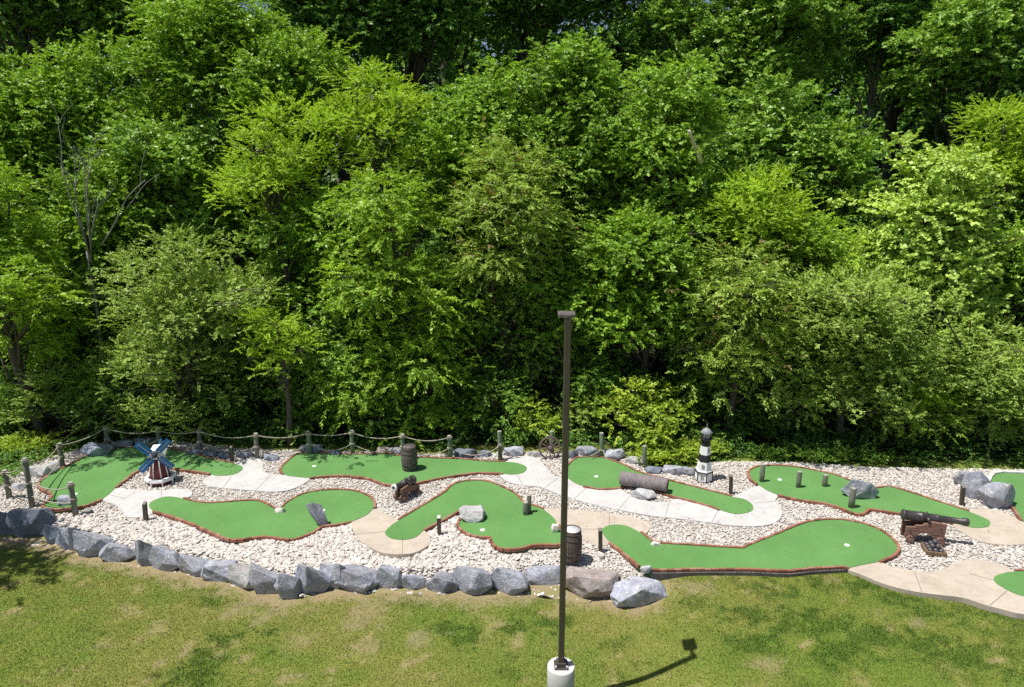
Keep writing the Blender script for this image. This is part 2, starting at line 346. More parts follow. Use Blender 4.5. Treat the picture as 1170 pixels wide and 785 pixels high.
TZ = 0.060; PZ = 0.045
HOLES = {
 'h1': dict(label='curving green beside the toy windmill in the left corner', cup=(86, 564.5), segs=[
  ('b', [(266,531),(253,528.5),(239.7,525.6),(218.4,519.7),(209,518),(190,513.5),(171,511.6),(152,512.5),(136,514),(119.7,515.5),(103,520.5),(88.9,528.7),(68,539),(51,548.5),(46,555),(50,561),(59.8,565.5),(60,571),(54,576),(50,580),(58,583),(68.4,583.4),(90.6,580.9),(104,577.4),(116.2,572.3)]),
  ('o', [(116.2,572.3),(125,566),(131.6,559.5)]),
  ('b', [(131.6,559.5),(136,555),(143.6,549.5),(153.8,541.5),(164,538),(176,536),(190,536.3),(201.3,537.3),(218.4,539.7),(240.6,542.7)]),
  ('o', [(240.6,542.7),(245.7,544.6),(259.4,544.8),(271.4,541.9),(277.4,536.8),(275,533.5),(266,531)])]),
 'h2': dict(label='kidney shaped green holding a tilted grey slab, left front', cup=(369, 583), segs=[
  ('o', [(175.6,586),(170.2,579.5),(175.6,573.5),(189.3,569.2),(201.3,569.7),(209,571.5)]),
  ('b', [(209,571.5),(218.4,574.4),(235.5,576.9),(256,576),(278.2,574.4),(295.3,574.4),(303.8,577.8),(314,583.6)]),
  ('o', [(314,583.6),(324,581)]),
  ('b', [(324,581),(329,575.7),(342.7,568),(358,563.8),(377,562),(395.7,562),(411,564.6),(421.4,569.7),(426.5,575.7),(426.8,582.2)]),
  ('o', [(426.8,582.2),(419.7,589.4),(409.4,594.5),(400.9,597.7)]),
  ('b', [(400.9,597.7),(385.5,601),(368.4,602.8),(364,605.4),(358,609.7),(346,614.8),(332.5,618.5),(318.8,616.5),(306.8,614.9),(291.9,615.6),(276.5,618.2),(261,617.4),(244,610.5),(218.4,599.4),(191,590),(175.6,586)])]),
 'h3': dict(label='long back green with a dark barrel standing on it', cup=(359, 532.6), segs=[
  ('b', [(324.8,543.6),(321.4,538),(324.8,533),(332.5,526),(341,520.5),(352,519),(368,520),(395,521),(419.7,521),(436.8,520.2),(447,520.2),(457,523),(481.2,524.8),(500,525.5),(526,526.2),(548.4,528.5),(577.4,529.3)]),
  ('o', [(577.4,529.3),(589.4,530.2),(599.7,533.6),(601.7,537),(598,541.3),(587.7,543.5),(575,543)]),
  ('b', [(575,543),(562,541.8),(548.4,541.6),(522.7,544.4),(497,549),(480,552.6),(471,554.4),(457.3,556),(440.2,554.9),(424.8,549.2),(406,545.8),(385.5,545),(368.4,545.8),(353.8,547.5)]),
  ('o', [(353.8,547.5),(342.7,546.7),(330,545.2),(324.8,543.6)])]),
 'h4': dict(label='boot shaped green with a flat grey rock at its inner corner', cup=(551.3, 605.5), segs=[
  ('b', [(456.4,596),(477,583.6),(495.7,572.5),(509.4,563.9),(516.2,557),(526.5,552.8),(541.9,551),(557.3,552.3),(574.4,558.8),(589.7,567.4),(597.6,576),(607.9,579.5),(620.7,583.6)]),
  ('o', [(620.7,583.6),(628.4,589.6),(634.4,595.6),(637,602)]),
  ('b', [(637,602),(641,609),(643,617),(641,622.5),(636,624),(625,624),(607.9,624.6),(594.2,628),(578.8,629.2),(566.8,626.3),(562.5,620),(560.7,615.4),(548.7,615.2),(536.8,612.6),(527.4,606.7),(523.9,599.8),(527.4,595.6),(535,592)]),
  ('o', [(535,592),(529,589),(523.9,585.8)]),
  ('b', [(523.9,585.8),(502.6,597.3),(483.8,607.5)]),
  ('o', [(483.8,607.5),(475.2,615.2),(461.5,618.6),(447.9,617),(441,612.6),(441,608.4),(447.9,601.5),(456.4,596)])]),
 'h5': dict(label='narrow green passing under the hollow log', cup=(681.3, 544.4), segs=[
  ('b', [(648,535.6),(655.6,527.5),(664.2,524.4),(688,524.4),(698.4,527.9),(712,533),(725.7,539.8),(745,545.8),(765,551.2),(783.8,556),(801,560.3),(835.7,569.4)]),
  ('o', [(835.7,569.4),(849.4,571.8),(858,576.8),(860.5,581.9),(857,586.2),(846,588.7),(835.7,588.2),(822.5,584.3)]),
  ('b', [(822.5,584.3),(808.4,579),(774.2,570),(748.5,562.2)]),
  ('b', [(748.5,562.2),(754,557.4)]),
  ('o', [(754,557.4),(740,553),(728,551.5),(717.2,554.4)]),
  ('b', [(717.2,554.4),(710.3,557.8),(698.4,560),(683,560),(666.8,557.3)]),
  ('o', [(666.8,557.3),(657.4,553.5),(648.8,547.5),(647,541.5),(648,535.6)])]),
 'h6': dict(label='large front green right of the lamp pole, with black edging below', cup=(967.8, 622.8), board=3, segs=[
  ('o', [(697.4,621.6),(690,613.5),(688,606.7),(695,602.4),(705.3,601.2),(717.3,603.2),(731,610)]),
  ('b', [(731,610),(739.5,617),(746.3,621.7),(755.4,623.4),(791,625.5),(829,628),(849.4,628.9)]),
  ('b', [(849.4,628.9),(859.7,623.8),(876.8,617),(902.4,606.7),(919.5,599.8),(940,596.4),(955,596),(971.5,597.7),(996,603.8),(1014.3,614.5),(1025,626.8),(1020.4,636),(1003.6,643.6)]),
  ('o', [(1003.6,643.6),(986,647),(970,650.6)]),
  ('b', [(970,650.6),(965.4,649),(945,649.8),(922.6,651.3),(897,653.7),(867.5,652.4),(840,651.8),(799.8,652),(753.7,652.8),(744.4,652.4)]),
  ('o', [(744.4,652.4),(731.6,649)]),
  ('b', [(731.6,649),(719.7,639.6),(709.4,631),(697.4,621.6)])]),
 'h7': dict(label='green with four round timber bollards and a grey boulder', cup=(891, 548), segs=[
  ('b', [(865.8,555),(858.5,549),(855.9,542),(859.3,537.9),(869.6,534.4),(891.8,534),(910.6,535.8),(931,539.6),(951.6,543.8),(967,549.8),(985,556),(1000,560),(1014.4,558),(1024.7,560.2),(1047,567),(1072.6,575.6),(1106.8,586.3)]),
  ('o', [(1106.8,586.3),(1120.4,591.8),(1129,596),(1131,600),(1127,603.8),(1115.3,604.6),(1103.3,603),(1090,599)]),
  ('b', [(1090,599),(1065,594.5),(1038,589.7),(1012.7,586.3),(991,583.2),(988.4,587.2),(980.7,589.5),(970.4,586.6),(956.8,580.6),(939.7,576.3),(914,573),(888.4,567)]),
  ('o', [(888.4,567),(876.4,561.8),(865.8,555)])]),
 'h8': dict(label='green cut by the right edge behind the paired boulders', cup=None, segs=[
  ('w', [(1131,553),(1135,545.5),(1143,542.5),(1170,543.5),(1215,546),(1260,552)]),
  ('o', [(1260,552),(1275,565),(1260,585),(1230,596),(1200,600),(1168,597)]),
  ('b', [(1168,597),(1156.3,579)]),
  ('o', [(1156.3,579),(1140,565),(1131,553)])]),
 'h9': dict(label='green tip cut by the right edge, on the lower sandy path', cup=None, segs=[
  ('o', [(1159.7,655),(1149.5,656.2),(1139,659.3),(1135,663.2),(1138.4,668.4),(1147.8,674.4),(1158,679.5),(1170,683),(1200,688),(1250,690),(1290,680),(1280,660),(1220,655)]),
  ('b', [(1220,655),(1190,654.6),(1159.7,655)])]),
}
EXCL = []           # polygons that stones keep clear of
def poly_area(p): return 0.5*sum(p[i-1][0]*p[i][1]-p[i][0]*p[i-1][1] for i in range(len(p)))
def brick_run(mb, pl, sgn, c, wid=0.078, blen=0.205, z0=-0.005, z1=0.092, mat_i=0):
    P = np.array(pl); seg = np.hypot(*(P[1:]-P[:-1]).T); s = np.concatenate([[0], np.cumsum(seg)])
    n = max(1, int(round(s[-1]/blen))); st = s[-1]/n
    for i in range(n):
        a = i*st+0.006; b = (i+1)*st-0.006
        pa = np.array([np.interp(a, s, P[:, 0]), np.interp(a, s, P[:, 1])]); pb = np.array([np.interp(b, s, P[:, 0]), np.interp(b, s, P[:, 1])])
        d = pb-pa; L = np.linalg.norm(d)
        if L < 0.03: continue
        d /= L; nrm = np.array([d[1], -d[0]])*sgn
        cc = (pa+pb)/2+nrm*(wid/2+rnd.uniform(-.006, .006)); zz = z1+rnd.uniform(-.008, .008)
        mb.box((cc[0]-c[0], cc[1]-c[1], (z0+zz)/2), (L, wid+rnd.uniform(-.006, .006), zz-z0), math.atan2(d[1], d[0])+rnd.uniform(-.02, .02), mat_i)
for key, H in HOLES.items():
    full = []; runs = []
    for typ, pts in H['segs']:
        pl = cr(W(pts), 5); runs.append((typ, pl)); full += pl[:-1]
    sgn = 1 if poly_area(full) > 0 else -1
    c = np.mean(np.array(full), axis=0)
    t = thing('putting_green', (c[0], c[1], 0), H['label'], 'putting green', group='miniature golf greens')
    mb = MB(); loc = [(x-c[0], y-c[1]) for x, y in full]
    if sgn < 0: loc = loc[::-1]
    mb.slab(loc, -0.3, TZ); mb.build('turf', M['turf'], t, fix=False)
    bb = MB(); wb = MB(); eb = MB()
    for i, (typ, pl) in enumerate(runs):
        if typ == 'b':
            bb = MB(); brick_run(bb, pl, sgn, c)
            if bb.v: bb.build('brick_border', M['brick'], t)
        if typ == 'w': brick_run(wb, pl, sgn, c, 0.16, 0.45, -0.08, 0.12)
    if wb.v: wb.build('stone_edging', M['pale_edge'], t)
    if 'board' in H:
        pl = runs[4][1]
        for (x0, y0), (x1, y1) in zip(pl[:-1], pl[1:]):
            d = np.array([x1-x0, y1-y0]); L = np.linalg.norm(d); d /= L; nn = np.array([d[1], -d[0]])*sgn
            cc = (np.array([x0+x1, y0+y1]))/2+nn*0.128
            eb.box((cc[0]-c[0], cc[1]-c[1], -0.27), (L+0.012, 0.045, 0.6), math.atan2(d[1], d[0]))
        eb.build('edging_board', M['board'], t)
    if H['cup']:
        cw = at(*H['cup'], TZ); cb = MB()
        cb.lathe([(0.076, 0.0), (0.073, 0.008), (0.056, 0.009), (0.054, 0.004), (0.002, 0.003)], 18, caps=False, mat=0)
        cb.build('cup', M['white'], t, (cw[0]-c[0], cw[1]-c[1], TZ))
    # keep-out polygon a little larger than the turf
    A = np.array(full); nx = np.roll(A, -1, 0)-np.roll(A, 1, 0); nl = np.hypot(nx[:, 0], nx[:, 1])+1e-9
    nr = np.stack([nx[:, 1]/nl, -nx[:, 0]/nl], 1)*sgn
    EXCL.append([tuple(p) for p in A+nr*0.10])

PATHS = [
 ('conc_white', [(116.2,572.3),(126.5,575.7),(135,580),(140.2,584.3),(141.9,589.4),(147,592),(162.4,592.8),(172.2,589),(185,583),(200,574),(212,570),(217.5,568.4),(220,564),(216.7,560.7),(208,559.5),(184.2,561.5),(165,561.3),(147,560.3),(133,558.6),(120,565)],
  [((184.5,561.6),(184.5,571)),((154.7,563.8),(142.7,570.6)),((142.7,570.6),(124,566.5))]),
 ('conc_white', [(232,551.3),(235,547.5),(242.3,543.6),(256,537),(268,530.8),(276.5,527.4),(288,525.6),(295.3,525.6),(300.4,530),(300.4,537.6),(305.6,541.9),(317.5,543.4),(330,543),(353.5,547),(347.9,553.5),(337.6,558.6),(325,562),(309,563.2),(286.8,561.5),(256,559),(240.6,557.3),(233.5,554.5)],
  [((264.5,546),(255,559)),((309,544.5),(292,561.8))]),
 ('conc_beige', [(428.2,582.7),(441,588.5),(453.9,594.7),(462,604),(474,608),(484.5,607.8),(490.6,613.5),(491.8,619.5),(488,625.5),(475.2,632.3),(459.8,634.9),(437.6,633.2),(420.5,625.5),(406.8,613.5),(401.7,598),(410,592)],
  [((407.5,612),(443,608.5)),((460,617),(460,634.4))]),
 ('conc_white', [(575,531),(578,526.8),(586,523.3),(598,522.6),(610,523.3),(616.8,526.8),(621.9,532.7),(627,539.6),(633.8,544.7),(642,547.3),(652,548),(668,555),(683,559),(698.4,559),(708,559.5),(722.3,568.9),(736,573.2),(755,575),(764,574.6),(772.5,571.3),(800,576),(822,579),(834,570),(842.6,566.5),(866.5,556.2),(878,560),(888.7,566.8),(885.5,573.3),(891,581),(893.8,587.9),(888.7,596.4),(876.8,601.2),(859.7,602.6),(834,601.5),(811.8,598.5),(774,593.8),(740,590),(707,583.6),(681,578.3),(655.6,571.5),(637.3,565.2),(616.8,557.7),(599.7,555.8),(582.6,552.4),(574,547.3),(571,543),(572,537)],
  [((591,543.8),(597,555.2)),((637,548),(622,559)),((669.7,559),(656,571.2)),((719.7,568.2),(707,583)),((764.7,575),(760,592)),((820.6,584.8),(813,598.2)),((863,576),(885,574))]),
 ('conc_beige', [(617,581),(626,582),(640.3,582.7),(666,584.4),(696.8,587.9),(722.4,592),(737.8,597.3),(742.8,602.4),(741.2,607.5),(735,611.5),(722,609),(708,614),(696,623),(687,624.8),(678,623.8),(669.4,619.5),(664.3,611.8),(657.4,605.8),(647.2,603.2),(636,604),(630,598)],
  [((696,588),(696,602)),((662.6,606),(689,606))]),
 ('conc_beige', [(1104,588),(1110.2,584),(1123.8,583),(1142.6,585.8),(1156.3,591),(1170,598),(1200,604),(1230,607),(1225,620),(1195,624),(1170,623.6),(1146,624),(1123.8,620.9),(1106.8,614),(1096.5,607.2),(1088.5,600.2)],
  []),
 ('conc_beige', [(968,651.4),(985,646),(1002.5,643),(1021,649.2),(1041.8,653),(1060.6,654.4),(1079.4,651.3),(1091.4,644.4),(1102,641.4),(1120.4,641),(1139,645.3),(1151,650.4),(1165,655),(1200,652),(1300,655),(1325,690),(1300,706),(1240,709),(1170,703.4),(1149.5,699),(1123.8,692.3),(1100,684.6),(1072.6,681.2),(1052,678.6),(1026.4,673.5),(1004,666.7),(983.7,657.8)],
  [((1044.4,653.8),(1053,678)),((1150,677),(1130.7,693.4)),((1106.8,657),(1136,665))]),
]
for i, (mk, pts, joints) in enumerate(PATHS):
    pl = cr(W(pts), 4, True)
    if poly_area(pl) < 0: pl = pl[::-1]
    mb = MB(); mb.slab(pl, -0.6, PZ-0.0005*i)
    for a, b in joints:
        A = at(*a)[:2]; B = at(*b)[:2]; d = B-A; L = np.linalg.norm(d); cc = (A+B)/2
        mb.box((cc[0], cc[1], PZ-0.002), (L, 0.014, 0.012), math.atan2(d[1], d[0]), 1)
    tag(mb.build('path', [M[mk], M['joint']]), kind='structure')
    EXCL.append(pl)

BED_PX = [(-40,582),(10,546),(30,533),(66,520),(105,508),(150,503),(190,503.5),(235,508),(290,514),(350,514),(420,516),(480,519),(540,518),(600,517),(640,516),(680,516),(702,521),(735,531),(760,537),(790,537),(800,530),(830,527),(870,527.5),(920,529),(1000,534),(1060,535),(1120,536),(1200,537),(1340,541),
 (1340,690),(1200,690),(1123,686),(1072,675),(1026,667),(990,654),(970,650),(930,651),(860,651.5),(800,651.5),(752,653),(766,672),(752,680),(700,672),(660,669),(600,664),(560,662),(500,662),(440,660),(380,662),(330,666),(290,660),(240,648),(200,640),(150,632),(100,622),(60,612),(20,606),(-40,600)]
EDGE = W([(-60,640),(0,612),(60,622),(110,636),(160,645),(210,655),(270,668),(330,684),(380,676),(440,674),(500,675),(560,680),(620,668),(680,684),(740,692),(762,676)], -0.4)
BED = W(BED_PX)
bedp = BED if poly_area(BED) > 0 else BED[::-1]
def zbed(x, y):
    d = polydist(x, y, EDGE)
    return -0.02-0.12*sstep(1.9, .75, d)-0.36*sstep(.75, .30, d)+0.02*(fbm(x*1.3, y*1.3, 3)-.5)
bxs = np.arange(-22, 25, .12); bys = np.arange(15.5, 28.5, .10)
BX, BY = np.meshgrid(bxs, bys); bz_ = zbed(BX.ravel(), BY.ravel())
ii = np.arange(BX.size).reshape(BX.shape)
qd = np.stack([ii[:-1, :-1].ravel(), ii[:-1, 1:].ravel(), ii[1:, 1:].ravel(), ii[1:, :-1].ravel()], 1)
qc = inpoly(BX.ravel()[qd].mean(1), BY.ravel()[qd].mean(1), bedp); qd = qd[qc]
us, inv = np.unique(qd, return_inverse=True); qd = inv.reshape(qd.shape)
tag(link('gravel_bed', np_mesh('gravel_bed', np.stack([BX.ravel(), BY.ravel(), bz_], 1)[us], 4, None, qd), M['gravel_base']), kind='structure')

# ------------------------------------------------------------------ terrain
def zterr(x, y):
    base = -0.46+0.40*sstep(2.6, 5.2, x)
    z = base-0.035*np.clip(17.0-y, 0, 10)
    z = z*(1-sstep(19, 24, y))+(-0.10)*sstep(19, 24, y)
    z = z+0.05*(fbm(x*0.5+3, y*0.5, 3)-0.5)*sstep(0, 6, np.abs(y-21))
    z = z+0.8*sstep(34, 60, y)*(fbm(x*0.06, y*0.06, 2)-0.3)
    return z
def lawn_patch(px, py, r): 
    p = at(px, py, -0.55); return (p[0], p[1], r)
DARK = [lawn_patch(*q) for q in [(228,752,0.30),(222,770,0.34),(240,745,0.22),(215,785,0.3),(252,735,0.18),(270,728,0.16),(300,722,0.15),(510,720,0.28),(540,730,0.3),(590,718,0.3),(640,712,0.26),(182,772,0.14),(945,728,0.4),(905,728,0.35),(880,690,0.3),(1000,745,0.45),(1050,752,0.4),(1100,765,0.5),(960,760,0.4),(860,754,0.3),(930,680,0.3),(990,690,0.25),(1020,700,0.25),(850,720,0.3),(1060,720,0.3),(1150,712,0.4)]]
BARE = [lawn_patch(*q) for q in [(182,719,0.22),(148,697,0.2),(120,735,0.15),(345,732,0.3),(270,700,0.35),(250,745,0.15),(300,705,0.3),(420,742,0.3),(480,730,0.35),(230,665,0.4),(795,690,0.35),(872,775,0.3),(1048,728,0.22),(425,700,0.6),(80,660,0.2),(330,775,0.25)]]
def lawn_cols(x, y, rng=None):
    n1 = fbm(x*0.45+9, y*0.45+2, 4); n2 = fbm(x*1.7, y*1.7+40, 4); n3 = fbm(x*5+3, y*5, 3)
    green = np.stack([0.120+0.03*n2, 0.186+0.035*n2, 0.030+0*n2], 1)
    yellow = np.stack([0.205+0.05*n3, 0.205+0.03*n3, 0.062+0*n3], 1)
    dry = np.stack([0.27+0.07*n3, 0.20+0.055*n3, 0.13+0.04*n3], 1)
    dark = np.stack([0.055+0.02*n3, 0.125+0.02*n3, 0.020+0*n3], 1)
    gx = sstep(2.5, 8.0, x)*0.25+sstep(-4, -14, x)*0.10
    fy = (0.15+0.7*sstep(0.30, 0.70, n1*0.45+n2*0.35+n3*.2-gx*0.5+0.03))[:, None]
    c = green*(1-fy)+yellow*fy
    fd = np.clip(sstep(0.60, 0.72, n2*0.55+n3*0.45-gx*0.1), 0, 1)*0.6
    de = polydist(x, y, EDGE)
    fd = np.maximum(fd, 0.9*sstep(0.62, 0.05, de+0.9*(n3-0.5)+0.5*(n2-0.5)))
    for (bx, by, r) in BARE:
        fd = np.maximum(fd, 0.6*sstep(1.25, 0.3, np.hypot((x-bx)*0.8, y-by)/r+2.6*(n3-0.5)+1.0*(n2-.5)))
    fd = fd[:, None]; c = c*(1-fd)+dry*fd
    fk = sstep(0.60, 0.70, fbm(x*1.1+70, y*1.1, 3)*0.5+fbm(x*3.1, y*3.1+11, 3)*0.5+0.06*sstep(1, 7, x)-.03*sstep(0, -5, x))*0.42
    for (bx, by, r) in DARK:
        fk = np.maximum(fk, sstep(1.3, 0.6, np.hypot((x-bx)*0.65, y-by)/r+3.2*(n3-0.5)+1.6*(n2-.5))*.7)
    fk = fk[:, None]*(1-fd)*.8; c = c*(1-fk)+dark*fk
    return c*np.array([1.02, 1.06, 0.98]), fd[:, 0], fk[:, 0]
xs = np.concatenate([np.array([-400, -250, -150, -100, -70, -50, -40, -34]), np.arange(-30, 30.01, 0.22), np.array([34, 40, 50, 70, 100, 150, 250, 400])])
ys = np.concatenate([np.array([-200, -120, -60, -30, -10, 0, 4, 7]), np.arange(8, 32.01, 0.16), np.arange(33, 70, 1.5), np.array([75, 90, 120, 180, 260, 400])])
GX, GY = np.meshgrid(xs, ys); gx, gy = GX.ravel(), GY.ravel(); gz = zterr(gx, gy)
lc, fd, fk = lawn_cols(gx, gy)
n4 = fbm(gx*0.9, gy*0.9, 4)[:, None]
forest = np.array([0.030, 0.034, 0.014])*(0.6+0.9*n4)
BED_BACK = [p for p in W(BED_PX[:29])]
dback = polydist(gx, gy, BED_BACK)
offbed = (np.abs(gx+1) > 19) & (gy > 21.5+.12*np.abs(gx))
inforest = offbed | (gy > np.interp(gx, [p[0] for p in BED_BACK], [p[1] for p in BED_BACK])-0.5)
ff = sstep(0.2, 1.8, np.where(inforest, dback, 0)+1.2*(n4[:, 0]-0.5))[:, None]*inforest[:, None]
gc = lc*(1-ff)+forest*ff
nx_, ny_ = len(xs), len(ys)
ii = np.arange(nx_*ny_).reshape(ny_, nx_)
quads = np.stack([ii[:-1, :-1].ravel(), ii[:-1, 1:].ravel(), ii[1:, 1:].ravel(), ii[1:, :-1].ravel()], 1)
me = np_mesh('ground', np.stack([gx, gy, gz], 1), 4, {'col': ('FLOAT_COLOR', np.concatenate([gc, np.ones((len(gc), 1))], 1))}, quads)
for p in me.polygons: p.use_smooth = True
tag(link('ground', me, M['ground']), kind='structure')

# lawn grass blades
rng = np.random.default_rng(11)
nb = 620000
bx = rng.uniform(-20, 19, nb*2); by = rng.uniform(9.6, 21.8, nb*2)
vis = np.abs(bx) < 0.80*(by+7.5)
vis &= ~inpoly(bx, by, bedp)
for e in EXCL[-1:]: vis &= ~inpoly(bx, by, e)
vis &= by < np.interp(bx, [-20, -17, -13, 3, 12, 17], [21.8, 21.5, 20.5, 18.2, 18, 16.5])
bx, by = bx[vis], by[vis]
c, fd, fk = lawn_cols(bx, by)
keep = rng.random(len(bx)) < np.clip(1.0-0.93*fd, 0.05, 1)
bx, by, c, fk, fd = bx[keep], by[keep], c[keep], fk[keep], fd[keep]
if len(bx) > nb: bx, by, c, fk, fd = bx[:nb], by[:nb], c[:nb], fk[:nb], fd[:nb]
nb = len(bx); bz = zterr(bx, by)-0.005
h = rng.uniform(0.02, 0.045, nb)*(1+1.1*fk); a = rng.uniform(0, 2*PI, nb); wd = rng.uniform(0.005, 0.011, nb)
le = rng.uniform(0.2, 0.9, nb)*h; la = rng.uniform(0, 2*PI, nb)
P0 = np.stack([bx-np.cos(a)*wd, by-np.sin(a)*wd, bz], 1); P1 = np.stack([bx+np.cos(a)*wd, by+np.sin(a)*wd, bz], 1)
P2 = np.stack([bx+np.cos(la)*le, by+np.sin(la)*le, bz+h], 1)
V = np.stack([P0, P1, P2], 1).reshape(-1, 3)
cj = c*rng.uniform(0.65, 1.45, (nb, 1))*np.array([1.0, 1.03, 0.9])
dryb = rng.random(nb) < 0.10
cj[dryb] = np.array([0.30, 0.26, 0.13])*rng.uniform(0.7, 1.2, (dryb.sum(), 1))
CC = np.repeat(np.concatenate([cj, np.ones((nb, 1))], 1), 3, 0)
tag(link('lawn_grass', np_mesh('lawn_grass', V, 3, {'col': ('FLOAT_COLOR', CC)}), M['blade']), 'short patchy lawn grass in front of the boulder row', 'grass', kind='stuff')

# gravel stones
def ico():
    bm = bmesh.new(); bmesh.ops.create_icosphere(bm, subdivisions=1, radius=1.0)
    v = np.array([x.co[:] for x in bm.verts]); f = np.array([[y.index for y in x.verts] for x in bm.faces]); bm.free(); return v, f
IV, IF = ico()
def stones(n, xr, yr, smin, smax, name, seed):
    r = np.random.default_rng(seed)
    x = r.uniform(*xr, n); y = r.uniform(*yr, n)
    k = inpoly(x, y, bedp) & (np.abs(x) < 0.80*(y+4))
    for e in EXCL: k &= ~inpoly(x, y, e)
    x, y = x[k], y[k]; k = (polydist(x, y, EDGE) > .42) | (r.random(len(x)) < .06); x, y = x[k], y[k]; n = len(x)
    big = sstep(21.0, 18.8, y+0.02*x)*sstep(4.5, -3.0, x)
    s = r.uniform(smin, smax, n)*(1+0.62*big)*np.where(r.random(n) < 0.06, 1.5, 1.0)
    sc = np.stack([s*r.uniform(.85, 1.4, n), s*r.uniform(.65, 1.0, n), s*r.uniform(.32, .62, n)], 1)
    jit = 1+r.uniform(-.22, .22, (n, len(IV), 1))
    v = IV[None]*jit*sc[:, None, :]
    az = r.uniform(0, 2*PI, n); tl = r.uniform(-.5, .5, n)
    ct, st = np.cos(tl)[:, None], np.sin(tl)[:, None]
    vx = v[:, :, 0]*ct-v[:, :, 2]*st; vz = v[:, :, 0]*st+v[:, :, 2]*ct; vy = v[:, :, 1]
    ca, sa = np.cos(az)[:, None], np.sin(az)[:, None]
    X = vx*ca-vy*sa+x[:, None]; Y = vx*sa+vy*ca+y[:, None]
    Z = vz+(zbed(x, y)+r.uniform(0.0, 0.03, n)+0.25*s)[:, None]
    VV = np.stack([X, Y, Z], 2).reshape(-1, 3)
    T = (IF[None]+(np.arange(n)*len(IV))[:, None, None]).reshape(-1, 3)
    me = np_mesh(name, VV, 3, None, T)
    return me
me = stones(215000, (-19, 21), (16.0, 28), 0.020, 0.044, 'gravel', 3)
for p in me.polygons: p.use_smooth = False
tag(link('gravel', me, M['stone']), 'loose cream and pinkish stones between the greens', 'gravel', kind='stuff')

# ------------------------------------------------------------------ rocks
from mathutils import noise as mnoise
def rock_mesh(seed, sx, sy, sz, cuts=10, sub=3, top=None):
    """angular quarried block: hull of jittered rings, chamfered, then roughened"""
    r = random.Random(seed); bm = bmesh.new(); pts = []
    tx, ty = ((top[0]/max(top[2], .3), top[1]/max(top[2], .3)) if top is not None else (r.uniform(-.35, .1), r.uniform(-.4, .05)))
    a0 = r.uniform(0, 6.28)
    for ring, (rad, z, n) in enumerate(((.70, 0.0, 5), (1.0, .50, 5), (.80, 1.0, 4))):
        for k in range(n):
            a = a0+ring*.5+2*PI*(k+r.uniform(-.28, .28))/n; q = rad*r.uniform(.84, 1.12)
            x, y = q*math.cos(a), q*math.sin(a); zz = z+r.uniform(-.10, .10)*(ring > 0)
            if ring == 2: zz = max(.45, 0.95+.62*(tx*x+ty*y)*1.0+r.uniform(-.07, .07))
            pts.append(bm.verts.new((x, y, zz)))
    for c_ in (bmesh.ops.convex_hull(bm, input=pts),):
        dead = [e for e in c_['geom_interior'] if isinstance(e, bmesh.types.BMVert)]
        bmesh.ops.delete(bm, geom=dead, context='VERTS')
    bmesh.ops.dissolve_limit(bm, angle_limit=R(9), verts=bm.verts, edges=bm.edges)
    bmesh.ops.bevel(bm, geom=list(bm.edges)+list(bm.verts), offset=.022, segments=1, affect='EDGES', clamp_overlap=True)
    bmesh.ops.triangulate(bm, faces=bm.faces)
    lens = .16 if sub > 3 else .28
    for _ in range(4):
        es = [e for e in bm.edges if e.calc_length() > lens*1.4]
        if not es: break
        bmesh.ops.subdivide_edges(bm, edges=es, cuts=1)
        bmesh.ops.triangulate(bm, faces=bm.faces)
    off = Vector((seed*1.7, seed*.9, seed*2.3))
    bm.normal_update()
    disp = []
    for v in bm.verts:
        q = v.co*2.1+off
        rid = mnoise.noise(q)*.04+(round((v.co*3.3+off).dot(Vector((.5, .3, .9)))*1.4) % 2)*.012+mnoise.noise(q*3.1)*.030+mnoise.noise(q*7)*.014
        disp.append(v.normal*rid)
    for v, d in zip(bm.verts, disp): v.co += d
    vs = [v.co.copy() for v in bm.verts]
    lo = [min(v[i] for v in vs) for i in range(3)]; hi = [max(v[i] for v in vs) for i in range(3)]
    for v in bm.verts:
        p = v.co
        v.co = Vector((((p.x-lo[0])/(hi[0]-lo[0])-0.5)*sx, ((p.y-lo[1])/(hi[1]-lo[1])-0.5)*sy, ((p.z-lo[2])/(hi[2]-lo[2]))*sz))
    bmesh.ops.recalc_face_normals(bm, faces=bm.faces)
    me = bpy.data.meshes.new('rock'); bm.to_mesh(me); bm.free()
    for p in me.polygons: p.use_smooth = True
    try: me.set_sharp_from_angle(angle=R(16))
    except Exception: pass
    return me
def rock(name, box, label, mk='rock', zb=0.0, cat='rock', seed=1, rz=None, depth=0.8, group=None, cuts=10, top=None, bury=0.06, hmul=1.0, smul=1.0):
    x0, y0, x1, y1 = box
    front = at((x0+x1)/2, y1, zb); s = scale_at(front)
    w = (x1-x0)/s; dep = w*depth
    sd = math.sin(PITCH+math.atan((y1-392.5)/FOC)); cd = math.cos(PITCH+math.atan((y1-392.5)/FOC))
    hpx = (y1-y0)/s
    h = max(0.42*w, (hpx-dep*0.72*sd)/cd)*hmul
    p = front+np.array([0, dep*0.42, 0])
    r = random.Random(seed)
    me = rock_mesh(seed, w*1.06*smul, dep*smul, h+bury, cuts, 4 if w > 0.5 else 3, top)
    me.name = name
    o = link(name, me, M[mk], None, (p[0], p[1], zb-bury))
    o.rotation_euler = (0, 0, r.uniform(-.2, .2) if rz is None else rz)
    return tag(o, label, cat, group)
G = 'boulders edging the gravel bed'
